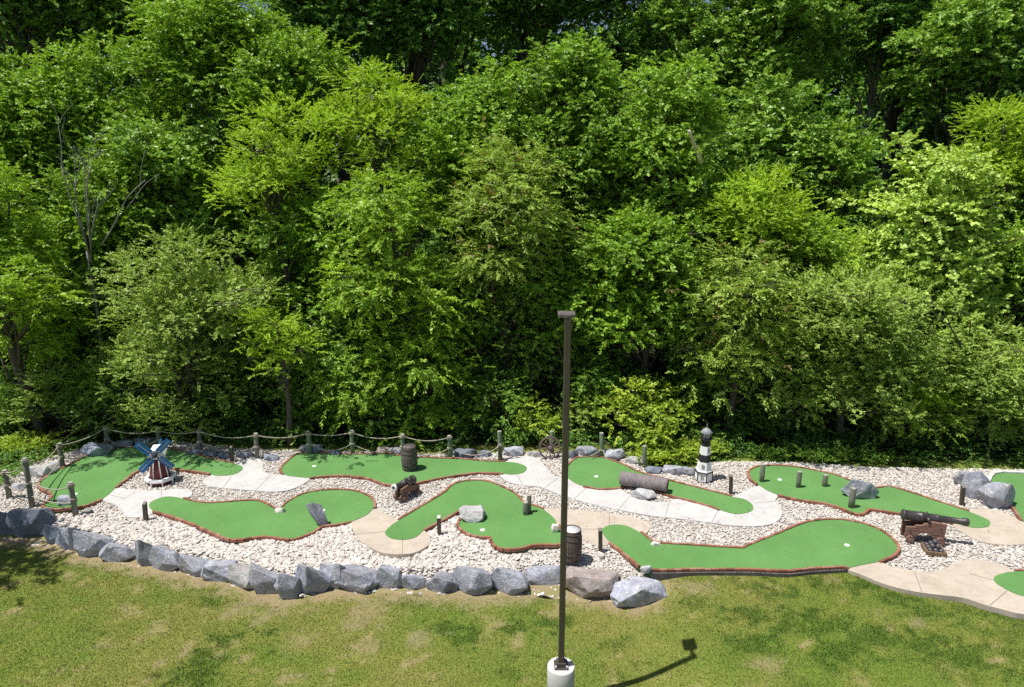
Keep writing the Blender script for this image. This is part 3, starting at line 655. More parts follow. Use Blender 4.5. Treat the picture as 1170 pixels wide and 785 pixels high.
BOULD = [
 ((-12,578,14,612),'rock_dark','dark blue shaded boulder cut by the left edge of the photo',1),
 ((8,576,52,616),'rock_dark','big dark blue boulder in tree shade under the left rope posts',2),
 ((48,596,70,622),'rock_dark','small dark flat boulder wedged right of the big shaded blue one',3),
 ((66,597,93,629),'rock','purplish grey boulder at the edge of the tree shade, first one in full sun',4),
 ((86,600,123,637),'rock','tall grey boulder sloping to the left, second of the sunlit row from the left',5),
 ((111,616,152,642),'rock','squat rugged boulder with white patches, third of the sunlit row from the left',6),
 ((150,614,177,648),'rock','blocky grey boulder with a shaded right face, fourth of the sunlit row from the left',7),
 ((171,620,206,653),'rock','rounded grey veined boulder, fifth of the sunlit row from the left',8),
 ((204,630,239,659),'rock','grey boulder with smooth slanted top, sixth of the sunlit row from the left',9),
 ((228,638,269,665),'rock','wide grey boulder next to the palest one on its left',10),
 ((259,642,297,673),'rock_light','whitish topped boulder, palest in the front row',11),
 ((281,644,323,680),'rock','long blue grey boulder just right of the palest one',12),
 ((314,652,342,685),'rock','narrow upright boulder reaching lowest onto the lawn left of centre',13),
 ((337,642,373,680),'rock','steep purple grey boulder left of the widest dark one',14),
 ((366,641,394,673),'rock','grey boulder tucked behind the left end of the widest dark one',15),
 ((379,642,433,676),'rock','widest dark blue grey boulder of the row, below the curved sandy path',16),
 ((429,645,458,674),'rock','small cubic boulder just right of the widest dark one',17),
 ((456,652,487,674),'rock','low flat topped boulder, second right of the widest dark one',18),
 ((487,653,524,678),'rock','wedge shaped low boulder, third right of the widest dark one',19),
 ((518,646,562,680),'rock','two peaked dark boulder left of the pale triangular one',20),
 ((558,643,602,679),'rock','tall triangular boulder with pale faces, second left of the lamp pole',21),
 ((603,647,646,668),'rock','low ragged boulder half hidden behind the lamp pole',22),
 ((646,653,705,685),'rock_pink','large pinkish tan boulder just right of the lamp pole',23),
 ((701,659,760,695),'rock','large flat grey boulder at the right end of the front row',24),
]
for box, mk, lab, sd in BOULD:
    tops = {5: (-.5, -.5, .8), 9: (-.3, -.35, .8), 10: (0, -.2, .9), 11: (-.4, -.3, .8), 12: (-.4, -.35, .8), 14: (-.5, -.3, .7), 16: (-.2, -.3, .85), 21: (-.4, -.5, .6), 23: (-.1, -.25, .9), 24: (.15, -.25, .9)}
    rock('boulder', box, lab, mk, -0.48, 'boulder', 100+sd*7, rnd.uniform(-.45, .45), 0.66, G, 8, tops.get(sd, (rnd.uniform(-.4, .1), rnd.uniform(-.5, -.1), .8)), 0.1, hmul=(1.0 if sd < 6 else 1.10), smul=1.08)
# back rocks
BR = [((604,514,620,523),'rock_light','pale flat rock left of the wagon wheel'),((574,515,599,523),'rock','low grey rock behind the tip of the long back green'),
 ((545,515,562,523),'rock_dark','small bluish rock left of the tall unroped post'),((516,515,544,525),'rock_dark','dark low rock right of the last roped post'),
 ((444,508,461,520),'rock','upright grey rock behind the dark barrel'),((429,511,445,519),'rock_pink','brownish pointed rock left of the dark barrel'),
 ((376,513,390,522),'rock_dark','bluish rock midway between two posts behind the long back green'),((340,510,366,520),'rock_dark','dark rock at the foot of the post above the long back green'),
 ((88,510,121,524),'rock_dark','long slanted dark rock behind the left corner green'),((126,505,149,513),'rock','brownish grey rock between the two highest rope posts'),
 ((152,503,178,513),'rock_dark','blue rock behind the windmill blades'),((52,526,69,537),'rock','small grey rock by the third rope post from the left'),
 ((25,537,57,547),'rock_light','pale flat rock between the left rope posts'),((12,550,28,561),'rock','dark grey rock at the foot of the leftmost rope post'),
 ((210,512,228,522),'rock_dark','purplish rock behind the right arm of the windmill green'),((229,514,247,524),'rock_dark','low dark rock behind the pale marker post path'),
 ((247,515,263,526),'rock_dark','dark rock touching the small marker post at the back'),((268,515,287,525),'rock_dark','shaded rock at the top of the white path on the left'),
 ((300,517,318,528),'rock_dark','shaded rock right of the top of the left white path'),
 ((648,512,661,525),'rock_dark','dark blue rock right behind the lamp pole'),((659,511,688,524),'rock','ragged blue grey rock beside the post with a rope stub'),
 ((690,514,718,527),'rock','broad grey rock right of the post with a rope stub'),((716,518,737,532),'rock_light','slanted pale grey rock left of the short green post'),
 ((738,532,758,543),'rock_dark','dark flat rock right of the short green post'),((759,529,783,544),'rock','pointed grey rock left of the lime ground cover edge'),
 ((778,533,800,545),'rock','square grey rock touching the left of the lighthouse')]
for i, (box, mk, lab) in enumerate(BR): rock('rock', box, lab, mk, -0.03, 'rock', 400+i*13, None, 0.8, 'rocks along the back of the course', 9, (rnd.uniform(-.2, .2), -.3, .8))
rock('rock', (61,564,81,578), 'dark grey rock at the front left of the windmill green', 'rock', 0.05, 'rock', 61, None, 0.8)
rock('rock', (525,576,554,597), 'flat silvery grey rock at the inner corner of the boot shaped green', 'rock_light', 0.05, 'rock', 62, 0.2, 1.05, cuts=9, top=(0, -.2, 1))
rock('rock', (722,556,750,573), 'pale tan rock propping up the hollow log', 'rock_light', 0.0, 'rock', 63, 0.1, 0.8, top=(-.2, -.35, .8))
rock('boulder', (966,545,1005,571), 'grey boulder with a pale stripe on the green with bollards', 'rock', 0.05, 'boulder', 64, -0.15, 0.6, hmul=1.15, top=(-.2, -.5, .7))
rock('boulder', (1094,538,1128,557), 'low grey boulder at the back of the right hand trio', 'rock', 0.0, 'boulder', 65, None, 0.6, hmul=1.3)
rock('boulder', (1102,541,1133,572), 'angular grey boulder with pale veins in the middle of the right hand trio', 'rock', 0.0, 'boulder', 66, None, 0.6, hmul=1.25, top=(-.2, -.6, .6))
rock('boulder', (1126,552,1164,583), 'rounded speckled grey boulder at the front of the right hand trio', 'rock', 0.0, 'boulder', 88, None, 0.62, hmul=1.25, cuts=14)
rock('stone', (630,598,639,609), 'small white stone beside the lamp pole on the boot shaped green', 'white_stone', 0.05, 'stone', 68, None, 0.8)
rock('stone', (313,579,325,587), 'flat white stone filling the notch of the kidney shaped green', 'white_stone', 0.03, 'stone', 69, None, 0.6)
rock('stone', (732,645,744,654), 'small bluish stone at the front left corner of the large front green', 'rock_light', 0.03, 'stone', 70, None, 0.8)
rock('stone', (744,619,756,625), 'flat white stone in the brick bend of the large front green', 'white_stone', 0.03, 'stone', 71, None, 0.6)
rock('stone', (682,630,690,637), 'white stone at the foot of the marker post by the front barrel', 'white_stone', 0.0, 'stone', 72, None, 0.7)
# standing tilted slab on the kidney green
b = at(367, 601, TZ)
me = rock_mesh(77, 0.42, 0.32, 0.92, 9, 4, (-.35, -.2, 1)); me.name = 'rock_slab'
o = link('rock_slab', me, M['rock'], None, (b[0]+.06, b[1]+.1, 0.02)); o.rotation_euler = (R(-8), R(-20), R(25))
tag(o, 'upright tilted grey slab standing on the kidney shaped green', 'rock')

# ------------------------------------------------------------------ rope fence, bollards, marker posts
def post_mb(h, r, n=10, lean=(0, 0)):
    mb = MB(); k = random.Random(int(h*1e4))
    prof = [(r*1.02, -0.15), (r, h*0.4), (r*0.98, h-0.02), (r*0.9, h)]
    mb.lathe(prof, n, smooth=True)
    for i, v in enumerate(mb.v):
        mb.v[i] = (v[0]+lean[0]*v[2]/h+k.uniform(-.004, .004), v[1]+lean[1]*v[2]/h+k.uniform(-.004, .004), v[2])
    for i in range(len(mb.f)):
        if i == len(mb.f)-1: mb.m[i] = 1
    return mb
FP = [('a',5,537,11,569),('b',28,523.6,36.8,577.4),('c',67.5,506.5,71.8,534.7),('d',120.5,486.8,124,514),('e',180,490,183,513),('f',227,490.6,229.4,516.6),('g',292,495,294,524),('h',352,493,354.7,520),('i',401.7,492,403.4,520),('j',459.8,496,460.7,522),('k',513.3,497.7,515,524),('l',570.6,492.6,571.8,526)]
fence = thing('rope_fence', (-8, 24.8, 0), 'rope and timber post fence along the back left of the course', 'fence')
FO = np.array([-8, 24.8, 0])
PT = {}
for nme, tx, ty, bx_, by_ in FP+[('z', 80.3, 551, 86.3, 586.8)]:
    b = at(bx_, by_, 0.0); b_ = b.copy(); h = height_at(tx, ty, b)
    tp = atY(tx, ty, b[1]); lean = (float(tp[0]-b[0]), 0.0)
    r = 0.085
    po = post_mb(h, r, 10, lean).build('post', [M['post_green' if nme in 'hijkl' else 'post'], M['post_top']], fence, b-FO)
    PT[nme] = (b, h, lean)
    for k, (zz, nw) in enumerate(([(h-0.10, 3)] if nme != 'l' else [])+[(h*0.47, 2)]):
        rw = MB(); cx, cy = lean[0]*zz/h, 0; nt_ = 12*nw
        rw.tube([(cx+(r+0.012)*math.cos(2*PI*q/12), (r+0.012)*math.sin(2*PI*q/12), zz+0.032*(q/12-nw/2)) for q in range(nt_+1)], 0.02, 5)
        rw.build('rope_wrap', M['rope'], po)
def P_(n, f): b, h, l = PT[n]; return np.array([b[0]+l[0]*f, b[1], h*f])
def rope_span(A, B, sag, r=0.021):
    mb = MB(); pts = []
    for i in range(15):
        t = i/14; p = A*(1-t)+B*t-FO; pts.append((p[0], p[1]-0.02, p[2]-sag*4*t*(1-t)))
    mb.tube(pts, r, 6); mb.build('rope', M['rope'], fence)
L = np.linalg.norm
order = 'abcdefghijkl'
A0 = at(-25, 575, 0.0)
rope_span(np.array([A0[0], A0[1], 0.9]), P_('a', .94), .12)
for p, q in zip(order[:-1], order[1:]):
    d = L(P_(p, 1)-P_(q, 1))
    if q != 'l': rope_span(P_(p, .93), P_(q, .93), 0.16*d/2.0+rnd.uniform(-.03, .04))
    rope_span(P_(p, .48), P_(q, .48 if q != 'l' else .5), min(0.32, 0.17*d)+rnd.uniform(-.03, .05))
rope_span(P_('b', .55), P_('z', .88), .22); rope_span(P_('b', .22), P_('z', .36), .12); rope_span(P_('a', .93), P_('b', .56), .15)
e = at(598, 523, 0.02); rope_span(P_('l', .5), e, .12)
def loose_post(tx, ty, bx_, by_, label, mk='post_green', r=0.085, rope=False):
    b = at(bx_, by_, 0.0); h = height_at(tx, ty, b); tp = atY(tx, ty, b[1])
    t = thing('timber_post', b, label, 'post')
    post_mb(h, r, 10, (float(tp[0]-b[0]), 0)).build('shaft', [M[mk], M['post_top']], t)
    if rope:
        rw = MB(); rw.tube([((r+.012)*math.cos(2*PI*q/12), (r+.012)*math.sin(2*PI*q/12), h*.33) for q in range(13)], .022, 5)
        rw.tube([(-.08, -.05, h*.33), (-.3, -.15, .22), (-.5, -.3, .2)], .02, 5); rw.tube([(.02, -.1, h*.33), (.12, -.3, .1), (.2, -.45, .04)], .02, 5)
        rw.build('rope', M['rope'], t)
loose_post(630.4, 492.6, 631, 518.5, 'pale green topped post rising behind the wagon wheel')
loose_post(687.3, 494.5, 688, 523, 'tall green timber post with a rope stub, right of the lamp pole', rope=True)
loose_post(736.5, 509.4, 736.3, 534, 'plain green timber post at the edge of the lime ground cover')
def bollard(tx, ty, bx_, by_, label, w):
    b = at(bx_, by_, TZ); h = height_at(tx, ty+1, b)-TZ; r = w/2/scale_at(b)
    t = thing('bollard', b, label, 'bollard', group='timber bollards on the greens')
    mb = post_mb(h, r, 12)
    shaft = MB(); shaft.v = mb.v; shaft.f = mb.f[:-1]; shaft.m = [0]*len(mb.f[:-1]); shaft.s = mb.s[:-1]
    shaft.build('shaft', M['post'], t)
    tb = MB(); tb.lathe([(r*0.97, h-0.004), (r*0.9, h+0.012), (r*.5, h+.014)], 12); tb.build('cap', M['post_top'], t)
bollard(870.8, 529.7, 870.3, 550, 'tall bollard at the left end of the bollard green', 5.2)
bollard(912.6, 538, 912, 556.5, 'tall middle bollard right of the cup on the bollard green', 5.4)
bollard(942, 541.8, 942, 555.3, 'short bollard left of the striped boulder', 5.6)
bollard(973, 557, 972.6, 579.5, 'nearest bollard, just in front of the striped boulder', 6.6)
bollard(604, 564.8, 604.5, 585, 'taller rear bollard of the pair on the boot shaped green', 5.2)
bollard(600, 573, 600.6, 587.5, 'shorter front bollard of the pair on the boot shaped green', 6.4)
def marker(tx, ty, bx_, by_, label, pale=False):
    b = at(bx_, by_, 0.0); h = height_at(tx, ty, b); tp = atY(tx, ty, b[1]); lx = float(tp[0]-b[0])
    t = thing('marker_post', b, label, 'marker post', group='hole marker posts')
    s = 0.055
    vs = [(-s, -s, -.1), (s, -s, -.1), (s, s, -.1), (-s, s, -.1), (-s+lx, -s, h-.06), (s+lx, -s, h-.06), (s+lx, s, h), (-s+lx, s, h)]
    MB().add(vs, [(0, 3, 2, 1), (4, 5, 6, 7), (0, 1, 5, 4), (1, 2, 6, 5), (2, 3, 7, 6), (3, 0, 4, 7)]).build('shaft', M['marker'], t)
    ang = math.atan2(.06, 2*s)
    MB().box((lx, 0, h-.03+.005), (2*s-.01, math.hypot(2*s, .06)-.01, .008), tilt=Matrix.Rotation(ang, 3, 'X')).build('plate', M['plate' if pale else 'post_dull'], t)
marker(165, 574, 166.5, 594.5, 'leaning brown marker post in the gravel below the windmill path')
marker(263.7, 510, 265.5, 527.4, 'small grey brown marker post at the back behind the windmill green')
marker(501.4, 589.6, 502, 611, 'brown marker post with pale top beside the curved sandy path', True)
marker(686, 604, 686.2, 630.6, 'brown marker post right of the front barrel')
marker(835.5, 542.6, 835, 564.4, 'brown marker post right of the lighthouse')
marker(1100.8, 555, 1098.7, 577.3, 'brown marker post in front of the right hand trio of boulders')
marker(571.2, 507.5, 571.6, 528, 'short brown marker post in front of the tall unroped post')

# ------------------------------------------------------------------ barrels
def barrel(px, py, wpx, h, label, lidm, sm, z0):
    b = at(px, py, z0); r = wpx/2/scale_at(b)
    t = thing('barrel', (b[0], b[1]+r*0.9, z0), label, 'barrel')
    n = 22; mb = MB()
    prof = [(r*.84, 0), (r*.93, h*.2), (r*.995, h*.42), (r, h*.5), (r*.995, h*.58), (r*.93, h*.8), (r*.84, h)]
    vs = []; fs = []
    for (rr, z) in prof:
        for k in range(n):
            for q, dr in ((0.06, 0.0), (0.94, 0.0), (1.0, -.012)):
                a = 2*PI*(k+q)/n; vs.append(((rr+dr)*math.cos(a), (rr+dr)*math.sin(a), z))
    m3 = n*3
    for i in range(len(prof)-1):
        for k in range(m3): fs.append((i*m3+k, i*m3+(k+1) % m3, (i+1)*m3+(k+1) % m3, (i+1)*m3+k))
    mb.add(vs, fs); mb.build('staves', M[sm], t)
    MB().lathe([(r*.80, h-.035), (r*.80, h-.02), (0.01, h-.018)], 24, caps=False).lathe([(r*.79, h-.06), (r*.80, h-.035)], 24, caps=False).build('lid', M[lidm], t)
    MB().lathe([(r*.85, h-.02), (r*.855, h+.004), (r*.80, h+.004), (r*.795, h-.025)], 24, caps=False).build('rim', M['hoop'], t)
    for zf, rr in ((.08, .885), (.27, .965), (.73, .965), (.90, .895)):
        MB().lathe([(r*(rr-.02), h*zf-.032), (r*(rr+.012), h*zf-.03), (r*(rr+.012), h*zf+.03), (r*(rr-.02), h*zf+.032)], 24, caps=False).build('hoop', M['hoop'], t)
barrel(467, 539.5, 19.0, 0.92, 'dark weathered barrel standing on the long back green', 'lid_dark', 'stave_grey', TZ)
barrel(654, 645.5, 23.5, 0.98, 'brown wooden barrel with a pale top beside the lamp pole', 'lid', 'stave', 0.0)

# ------------------------------------------------------------------ hollow log
A = at(709.5, 557.5, TZ); Bp = at(764, 566, TZ)
A[1] += .2; Bp[1] += .2
d = Bp-A; Lg = L(d); t = thing('hollow_log', ((A+Bp)/2), 'grey hollow log lying across the narrow green as a tunnel', 'log', math.atan2(d[1], d[0]))
n = 26; rr = 0.238; mb = MB(); vs = []; fs = []; segs = 24; rl = random.Random(4)
fl = [1+rl.uniform(-.035, .035) for _ in range(n)]
for i in range(segs+1):
    x = -Lg/2+Lg*i/segs
    for k in range(n):
        a = 2*PI*k/n; q = rr*fl[k]*(1+rl.uniform(-.012, .012)+.03*math.sin(i*.5))*(1.0-.05*i/segs)
        vs.append((x, q*math.cos(a), rr*.98+.06+q*math.sin(a)))
for i in range(segs):
    for k in range(n): fs.append((i*n+k, i*n+(k+1) % n, (i+1)*n+(k+1) % n, (i+1)*n+k))
mb.add(vs, fs, 0, True)
iv = []
for x in (-Lg/2, Lg/2):
    for k in range(n):
        a = 2*PI*k/n; iv.append((x, rr*.80*math.cos(a), rr*.98+.06+rr*.80*math.sin(a)))
b0 = len(mb.v); mb.add(iv, [(k, n+k, n+(k+1) % n, (k+1) % n) for k in range(n)], 1, True)
e = segs*n
for k in range(n):
    k2 = (k+1) % n
    mb.f += [(k, b0+k, b0+k2, k2), (e+k, e+k2, b0+n+k2, b0+n+k)]; mb.m += [0, 0]; mb.s += [False, False]
mb.build('log_shell', [M['log'], M['log_in']], t)

# ------------------------------------------------------------------ windmill
b = at(184, 551, 0.0)
sc_ = scale_at(b)
t = thing('garden_windmill', b, 'maroon garden windmill with four blue blades and white trim', 'windmill', R(-12))
MB().lathe([(.43, -.05), (.43, .10), (.40, .15)], 8, smooth=False).build('base', M['maroon'], t)
MB().lathe([(.50, .15), (.52, .20), (.50, .27), (.40, .27), (.40, .15), (.50, .15)], 8, smooth=False, caps=False).build('base_rail', M['white'], t)
mb = MB()
for k in range(8):
    a = 2*PI*k/8; mb.box((.485*math.cos(a), .485*math.sin(a), .07), (.04, .04, .26), a)
mb.build('rail_post', M['white'], t)
MB().lathe([(.345, .14), (.315, .4), (.235, .93), (.20, 1.02)], 8, smooth=False).build('tower', M['maroon'], t)
for k in range(8):
    a = 2*PI*k/8
    MB().tube([(.352*math.cos(a), .352*math.sin(a), .15), (.24*math.cos(a), .24*math.sin(a), .95)], .021, 4).build('trim', M['white'], t)
# cap turned to face front right
capE = MB(); yaw = R(30)
Mz = Matrix.Rotation(yaw, 3, 'Z')
cap = MB(); cap.prism([(-.25, .99), (.25, .99), (.28, 1.13), (.16, 1.32), (-.16, 1.32), (-.28, 1.13)], -.26, .36)
cap.v = [tuple(Mz @ Vector(v)) for v in cap.v]
capo = cap.build('cap', M['white'], t)
hubc = Mz @ Vector((0, -.40, 1.19))
hb = MB(); hb.lathe([(.075, -.09), (.085, 0.02), (.05, .07)], 10, c=hubc, M=Mz @ Matrix.Rotation(R(90), 3, 'X')); hb.lathe([(.03, -.2), (.03, -.05)], 8, c=hubc, M=Mz @ Matrix.Rotation(R(90), 3, 'X'))
hb.build('hub', M['navy'], t)
for k in range(4):
    a = R(44+90*k)
    u = Mz @ Vector((math.cos(a), 0, math.sin(a))); w = Mz @ Vector((-math.sin(a), 0, math.cos(a))); nn = u.cross(w)
    T = Matrix((u, w, nn)).transposed()
    bl = MB(); tw = T @ Matrix.Rotation(R(12), 3, 'X')
    bl.box(hubc+u*.45+w*.02, (.56, .23, .016), tilt=tw)
    blade = bl.build('blade', M['blue'], t)
    la = MB()
    for q in range(8): la.box(hubc+u*(.2+.066*q)+w*.01+(tw @ Vector((0, 0, .012))), (.030, .028, .012), tilt=tw)
    la.build('lattice', M['white'], blade)
    sp = MB(); sp.box(hubc+u*.35, (.66, .030, .030), tilt=T); sp.build('spar', M['navy'], t)
tv = MB()
u = Mz @ Vector((0, 1, 0))
tv.tube([Mz @ Vector((0, .2, 1.14)), Mz @ Vector((0, .56, 1.14))], .025, 6); tv.build('tail_boom', M['navy'], t)
tt = MB(); tt.box(Mz @ Vector((0, .78, 1.14)), (.03, .52, .32), tilt=Mz); tail = tt.build('tail_vane', M['blue'], t)
st = MB()
for zz in (1.05, 1.14, 1.23): st.box(Mz @ Vector((0, .78, zz)), (.044, .46, .035), tilt=Mz)
st.build('stripes', M['white'], tail)

# ------------------------------------------------------------------ lighthouse
b = at(806, 552.5, 0.0)
ht = height_at(807, 489, b)
t = thing('garden_lighthouse', (b[0], b[1]+.3, 0), 'black and white banded garden lighthouse beside the lime ground cover', 'lighthouse', R(-26))
S = ht/2.36*1.0
def hexa(prof, name, mk, sub=None, n=6): return MB().lathe([(r*S*(.94 if z < .5 else .90), z*S) for r, z in prof], n, smooth=False, phase=R(0)).build(name, M[mk], sub or t)
hexa([(.40, -.03), (.40, .045)], 'plinth', 'black'); bs = hexa([(.375, .045), (.36, .40)], 'base', 'white')
for k in range(6):
    a = 2*PI*k/6; MB().tube([(.362*S*math.cos(a), .362*S*math.sin(a), .03*S), (.348*S*math.cos(a), .348*S*math.sin(a), .40*S)], .017, 4).build('corner_trim', M['black'], t)
hexa([(.405, .40), (.405, .44)], 'ledge', 'black')
hexa([(.355, .44), (.33, .50), (.285, .84)], 'white_band', 'white')
hexa([(.287, .84), (.247, 1.14)], 'black_band', 'black')
hexa([(.247, 1.14), (.212, 1.50)], 'white_band', 'white')
hexa([(.217, 1.50), (.185, 1.78)], 'black_band', 'black')
MB().lathe([(.245*S, 1.78*S), (.245*S, 1.82*S)], 12, smooth=False).build('gallery', M['black'], t)
gr = MB()
for k in range(12):
    a = 2*PI*k/12; gr.tube([(.235*S*math.cos(a), .235*S*math.sin(a), 1.82*S), (.235*S*math.cos(a), .235*S*math.sin(a), 1.91*S)], .006, 4)
gr.tube([(.235*S*math.cos(2*PI*k/24), .235*S*math.sin(2*PI*k/24), 1.91*S) for k in range(25)], .008, 4); gr.build('railing', M['black'], t)
MB().lathe([(.15*S, 1.82*S), (.15*S, 2.06*S)], 8, smooth=False).build('lantern_glass', M['glass'], t)
lb = MB()
for k in range(8):
    a = 2*PI*k/8; lb.tube([(.162*S*math.cos(a), .162*S*math.sin(a), 1.82*S), (.162*S*math.cos(a), .162*S*math.sin(a), 2.06*S)], .007, 4)
lb.build('lantern_frame', M['black'], t)
MB().lathe([(.235*S, 2.04*S), (.24*S, 2.06*S), (.10*S, 2.20*S), (.03*S, 2.24*S)], 12).build('roof', M['grey_roof'], t)
MB().tube([(0, 0, 2.22*S), (0, 0, 2.40*S)], [.02, .006], 6).build('finial', M['grey_roof'], t)
for (a, rad, zc, w_, h_) in ((R(-90), .300, .22, .11, .13), (R(-90), .247, .66, .10, .16), (R(-30), .181, 1.32, .06, .13)):
    u = Vector((math.cos(a), math.sin(a), 0)); fr = MB()
    fr.box(u*(rad*S+.006)+Vector((0, 0, zc*S)), (.02, w_*S, h_*S), a); fo = fr.build('window', M['black'], t)
    pn = MB()
    for dy in (-.26, .26):
        for dz in (-.25, .25):
            pn.box(u*(rad*S+.016)+Vector((-math.sin(a)*dy*w_*S, math.cos(a)*dy*w_*S, zc*S+dz*h_*S)), (.01, w_*S*.36, h_*S*.36), a)
    pn.build('pane', M['plate'], fo)

# ------------------------------------------------------------------ wagon wheel
b = at(629, 524.5, 0.0); rw = 13.0/scale_at(b)
t = thing('wagon_wheel', b, 'old wooden wagon wheel propped against the back rocks', 'wheel', R(12))
TL = Matrix.Rotation(R(-14), 3, 'X')
def tv_(x, z, y=0): return TL @ Vector((x, y, z))
for name, r0, wd, mk in (('rim', rw*.93, .032, 'wheel'), ('tyre', rw*.985, .02, 'hoop')):
    mb = MB(); mb.tube([tv_(r0*math.cos(2*PI*k/36), rw+r0*math.sin(2*PI*k/36)) for k in range(37)], wd, 6); mb.build(name, M[mk], t)
MB().lathe([(.05, -.12), (.085, -.06), (.085, .06), (.05, .12)], 12, c=tv_(0, rw), M=TL @ Matrix.Rotation(R(90), 3, 'X')).build('hub', M['wheel'], t)
for k in range(12):
    a = 2*PI*k/12; MB().tube([tv_(.07*math.cos(a), rw+.07*math.sin(a)), tv_(rw*.92*math.cos(a), rw+rw*.92*math.sin(a))], [.024, .018], 5).build('spoke', M['wheel'], t)

# ------------------------------------------------------------------ cannons
def cannon(pos, rz, label, bl, br, s, elev=0.0, white=False):
    t = thing('cannon', pos, label, 'cannon', rz)
    prof = [(-.75*s, .12*s), (-.47*s, .12*s), (-.42*s, .24*s), (-.25*s, .35*s), (-.02*s, .38*s), (.16*s, .30*s), (.28*s, .14*s), (.60*s, .12*s), (.64*s, .74*s), (.12*s, .80*s), (.07*s, .72*s), (-.14*s, .70*s), (-.18*s, .63*s), (-.42*s, .61*s), (-.46*s, .55*s), (-.75*s, .53*s)]
    for y in (-1, 1):
        ck = MB(); ck.prism(prof, y*.215*s-.05*s, y*.215*s+.05*s); o = ck.build('cheek', M['oak'], t, fix=True)
        bt = MB()
        for (x, z) in ((.45*s, .58*s), (.5*s, .30*s), (-.6*s, .42*s)): bt.lathe([(.028*s, 0), (.028*s, .018)], 8, c=(x, y*.266*s, z), M=Matrix.Rotation(R(90)*(-y), 3, 'X'))
        bt.build('bolt', M['iron'], o)
    MB().box((-.1*s, 0, .42*s), (1.0*s, .33*s, .06*s)).build('bed', M['oak'], t)
    for x in (-.6*s, .47*s):
        MB().box((x, 0, .13*s), (.12*s, .56*s, .10*s)).build('axle', M['oak'], t)
        for y in (-1, 1):
            rr = .135*s if x < 0 else .155*s
            wm = MB(); wm.lathe([(rr, -.05*s), (rr, .05*s)], 20, c=(x, y*.33*s, rr), M=Matrix.Rotation(R(90), 3, 'X')); wo = wm.build('wheel', M['oak'], t)
            MB().lathe([(.045*s, -.085*s), (.045*s, .085*s)], 10, c=(x, y*.33*s, rr), M=Matrix.Rotation(R(90), 3, 'X')).build('hub', M['wheel'], wo)
    Mx = Matrix.Rotation(R(90)-elev, 3, 'Y'); c = Vector((-.05*s, 0, .83*s))
    q0 = -bl*.36; q = bl
    pr = [(0.01, q0-.10), (br*.28, q0-.09), (br*.30, q0-.05), (br*.18, q0-.02), (br*.75, q0), (br*1.08, q0+.03), (br*1.12, q0+.08), (br*1.0, q0+.10), (br*.98, q0+q*.28), (br*1.04, q0+q*.285), (br*1.04, q0+q*.31), (br*.90, q0+q*.32), (br*.82, q0+q*.52), (br*.88, q0+q*.53), (br*.88, q0+q*.55), (br*.74, q0+q*.56), (br*.58, q0+q*.90), (br*.66, q0+q*.905), (br*.78, q0+q*.95), (br*.78, q0+q*.985), (br*.70, q0+q), (br*.40, q0+q), (br*.38, q0+q-.25)]
    bo = MB().lathe(pr, 24, c=c, M=Mx, caps=False).build('barrel', M['iron'], t)
    e = c+Mx @ Vector((0, 0, q0+q-.03)); MB().lathe([(br*.39, 0), (0.005, .001)], 16, c=e, M=Mx, caps=False).build('bore', M['bore'], bo)
    if white:
        e = c+Mx @ Vector((0, 0, q0+q+.003)); MB().lathe([(br*.84, -.05), (br*.86, -.0), (br*.74, .012), (br*.40, .010)], 20, c=e, M=Mx, caps=False).build('muzzle_ring', M['muzzle_white'], bo)
    e = c+Mx @ Vector((0, 0, q*.02))
    MB().lathe([(br*.34, -.30*s), (br*.34, .30*s)], 12, c=e, M=Matrix.Rotation(R(90), 3, 'X')).build('trunnion', M['iron'], bo)
    for qq in (.02*q, ): MB().tube([e+Mx @ Vector((-br*.95, y, 0)) for y in (-.08, 0, .08)], .022, 6).build('lifting_lug', M['iron'], bo)
    return t
p = at(1059, 622, 0.0); cannon((p[0], p[1]+.2, 0.02), R(-13), 'long black cannon on a reddish wooden carriage beside the cannonballs', 2.35, .165, 1.0, R(-1)).scale = (.77, .84, .92)
p = at(464, 570.5, 0.0); cannon((p[0], p[1]+.15, 0.02), R(236), 'small black cannon with a white muzzle below the dark barrel', 1.0, .145, .64, R(4), True)
